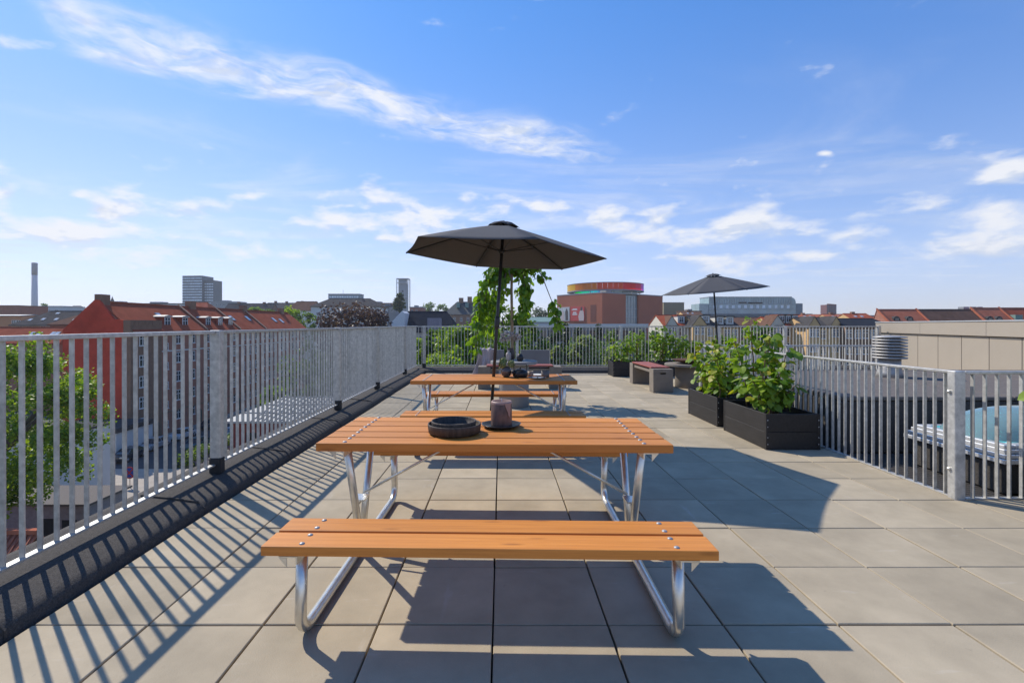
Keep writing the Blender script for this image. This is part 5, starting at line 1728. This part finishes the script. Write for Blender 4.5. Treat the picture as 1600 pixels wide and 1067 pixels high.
def tree(loc, rx, ry, top, bottom, mt, label, seed, nclump=70, per=70, leaf=.35, trunk=True, name='tree', clump=.30, shape='round', group='trees beyond the terrace', base=ZS):
    rg = random.Random(seed)
    t = thing(name, label, 'tree', (loc[0], loc[1], base), 0, group)
    cz, rz_ = (top + bottom) / 2 - base, (top - bottom) / 2
    cr_ = MB()
    for k in range(nclump):
        d = Vector((rg.gauss(0, 1), rg.gauss(0, 1), rg.gauss(0, 1))).normalized()
        r = rg.uniform(.45, 1.0) ** .55
        kz = d.z * r
        wdt = 1.0
        if shape == 'cone':
            wdt = max(.08, (1 - kz) * .62)
        elif shape == 'poplar':
            wdt = max(.15, 1 - .45 * abs(kz) - .25 * kz)
        c = Vector((d.x * r * rx * wdt, d.y * r * ry * wdt, cz + kz * rz_))
        cs_ = clump * rg.uniform(.6, 1.25) * (rx if shape == 'round' else rx * .8)
        for i in range(per):
            o_ = Vector((rg.gauss(0, 1), rg.gauss(0, 1), rg.gauss(0, .75)))
            o_ = o_.normalized() * (rg.random() ** .4) * cs_
            leafy(cr_, c + o_, leaf * rg.uniform(.6, 1.3), rg)
    cr_.build('crown', mt, t)
    if trunk:
        MB().tube([(0, 0, 0), (.1, 0, cz * .5), (0, .1, cz), (0, 0, cz + rz_ * .6)], [rx * .09 + .08, rx * .07 + .06, rx * .05 + .04, .05], 8).build('trunk', BARK, t)
        for k in range(5):
            a = k * 1.26 + rg.random()
            MB().tube([(0, 0, cz - rz_ * .4 + k * .2), (math.cos(a) * rx * .4, math.sin(a) * ry * .4, cz + rg.uniform(-.1, .3) * rz_), (math.cos(a) * rx * .75, math.sin(a) * ry * .75, cz + rg.uniform(0, .6) * rz_)],
                      [rx * .035 + .03, rx * .02 + .02, .02], 6).build('branch', BARK, t)
    return t
LF_LIME = leafmat('lime_leaf', (0.08, 0.17, 0.016), (0.33, 0.42, 0.045), .42)
LF_MID = leafmat('mid_green_leaf', (0.05, 0.11, 0.015), (0.18, 0.26, 0.04), .38)
LF_DARK = leafmat('dark_green_leaf', (0.02, 0.045, 0.012), (0.07, 0.11, 0.03), .25)
LF_WIL = leafmat('willow_leaf', (0.15, 0.20, 0.08), (0.32, 0.37, 0.16), .38)
LF_PUR = leafmat('copper_beech_leaf', (0.045, 0.024, 0.026), (0.17, 0.095, 0.09), .22)
tree((-31.6, 30.0), 5.4, 5.5, .6, -10.5, LF_LIME, 'large bright green street tree behind the left railing', 31, 190, 150, .23, clump=.165)
tree((X(556, 95), 95), 7.6, 7, 5.6, -9, LF_PUR, 'dark purple copper beech above the left railing', 32, 110, 90, .55, clump=.24)
tree((X(448, 140), 140), 4.6, 4.5, 6.2, -4, LF_LIME, 'left of two green trees at the end of the red roof', 33, 50, 60, .6)
tree((X(474, 138), 138), 3.8, 4, 5.0, -5, LF_MID, 'right of two green trees at the end of the red roof', 34, 45, 60, .6)
tree((X(624, 270), 270), 3.2, 3.2, Zp(457, 270), Zp(490, 270), LF_DARK, 'tall dark poplar in front of the framed tower', 35, 60, 50, .8, shape='poplar', clump=.4)
for i, (px, Y, w, yt, mt, lab) in enumerate([(585, 380, 9, 478, LF_MID, 'distant green tree right of the copper beech'), (654, 390, 10, 478, LF_DARK, 'distant dark tree right of the framed tower'), (672, 400, 12, 474, LF_MID, 'distant rounded tree left of the turreted roof'),
                                            (690, 390, 10, 476, LF_MID, 'distant tree touching the turreted roof'), (840, 300, 20, 483, LF_DARK, 'distant dark wooded knoll left of the museum'), (69, 340, 7, 476, LF_MID, 'distant tree right of the white flat building'),
                                            (420, 230, 14, 484, LF_MID, 'green tree behind the end of the long red roof'), (400, 250, 10, 480, LF_LIME, 'small bright tree on the hill behind the red roof')]):
    tree((X(px, Y), Y), w / F * Y, w / F * Y, Zp(yt, Y), Zp(yt + 22, Y), mt, lab, 60 + i, 34, 40, 1.0, trunk=False)
park = [(785, 62, 52, 462, 620, LF_MID, 'tall round tree behind the weeping tree'), (722, 44, 50, 508, 640, LF_LIME, 'bright green tree below the turreted roof'), (680, 50, 30, 516, 640, LF_MID, 'green tree at the corner of the far railing'),
        (752, 52, 40, 500, 640, LF_LIME, 'bright tree left of the weeping tree trunk'), (705, 38, 40, 545, 680, LF_LIME, 'low bright tree just under the far railing'), (648, 60, 24, 520, 640, LF_LIME, 'tree seen past the end of the left railing'),
        (828, 56, 38, 512, 640, LF_MID, 'mid green tree right of the weeping tree'), (866, 70, 30, 520, 640, LF_DARK, 'dark tree right of the second grey seat'), (772, 40, 44, 535, 680, LF_MID, 'green tree behind the left grey seat'),
        (945, 75, 34, 518, 640, LF_MID, 'green tree in front of the museum'), (985, 80, 34, 520, 640, LF_LIME, 'light green tree left of the far planters'), (930, 90, 60, 530, 640, LF_MID, 'broad green tree among the willows'),
        (870, 52, 14, 538, 640, LF_WIL, 'small pale rounded willow'), (912, 50, 26, 524, 660, LF_WIL, 'large pale willow in front of the museum'), (965, 55, 26, 540, 660, LF_WIL, 'pale willow left of the far planter'),
        (1020, 70, 30, 520, 640, LF_MID, 'green tree behind the far planters'), (1140, 80, 26, 515, 620, LF_LIME, 'green tree in front of the brown roofed house'), (1185, 85, 30, 505, 620, LF_MID, 'green tree behind the tall shrub'), (1080, 78, 20, 530, 620, LF_MID, 'small tree below the yellow houses'),
        (480, 88, 40, 535, 640, LF_MID, 'green tree seen between the left railing bars'), (430, 75, 24, 600, 680, LF_LIME, 'small tree behind the pavilion roof')]
for i, (px, Y, w, yt, yb, mt, lab) in enumerate(park):
    big = Y < 60
    tree((X(px, Y), Y), w / F * Y, w / F * Y * 1.1, Zp(yt, Y), Zp(yb, Y), mt, lab, 100 + i, 90 if big else 70, 85 if big else 60, .34 if big else .5, clump=.24, trunk=w > 20)
for i, (px, Y, w, yt) in enumerate([(884, 95, 8, 505), (935, 100, 9, 507), (903, 98, 8, 512), (1003, 110, 8, 515)]):
    tree((X(px, Y), Y), w / F * Y * 1.3, w / F * Y * 1.3, Zp(yt, Y), Zp(600, Y), LF_DARK, ['leftmost narrow dark conifer in front of the museum', 'dark conifer below the museum corner', 'dark conifer between two others below the banners', 'rightmost narrow dark conifer by the far planters'][i],
         150 + i, 60, 45, .5, shape='cone', clump=.4, name='conifer')
# hedge and flowers by the street
hd = MB()
rg = random.Random(77)
for k in range(5000):
    leafy(hd, Vector((rg.uniform(-38.7, -36.5), rg.uniform(57, 78), ZS + rg.uniform(.05, 1.5))), .3, rg)
tag(hd.build('hedge', LF_MID), 'clipped green hedge along the street opposite the brick block', 'hedge')
fl = MB()
for k in range(2200):
    leafy(fl, Vector((rg.uniform(-36.4, -34.5), rg.uniform(57, 74), ZS + rg.uniform(.05, .8))), .22, rg)
tag(fl.build('flower_bed', leafmat('lavender', (.16, .08, .25), (.10, .14, .05), .2)), 'purple flower bed in front of the clipped hedge', 'flowers')

# ---------------------------------------------------------------- the air over the town
hz = MB().box(-1505, 1505, -65, 1905, ZS - 2, 100).build('haze', None)
tag(hz, kind='stuff')
hm = bpy.data.materials.new('thin_summer_haze')
hm.use_nodes = True
ht = hm.node_tree
ht.nodes.clear()
pv_ = ht.nodes.new('ShaderNodeVolumePrincipled')
pv_.inputs['Color'].default_value = (0.93, 0.96, 1.0, 1)
pv_.inputs['Density'].default_value = 0.00021
pv_.inputs['Anisotropy'].default_value = 0.2
ho = ht.nodes.new('ShaderNodeOutputMaterial')
ht.links.new(pv_.outputs[0], ho.inputs['Volume'])
hz.data.materials.append(hm)
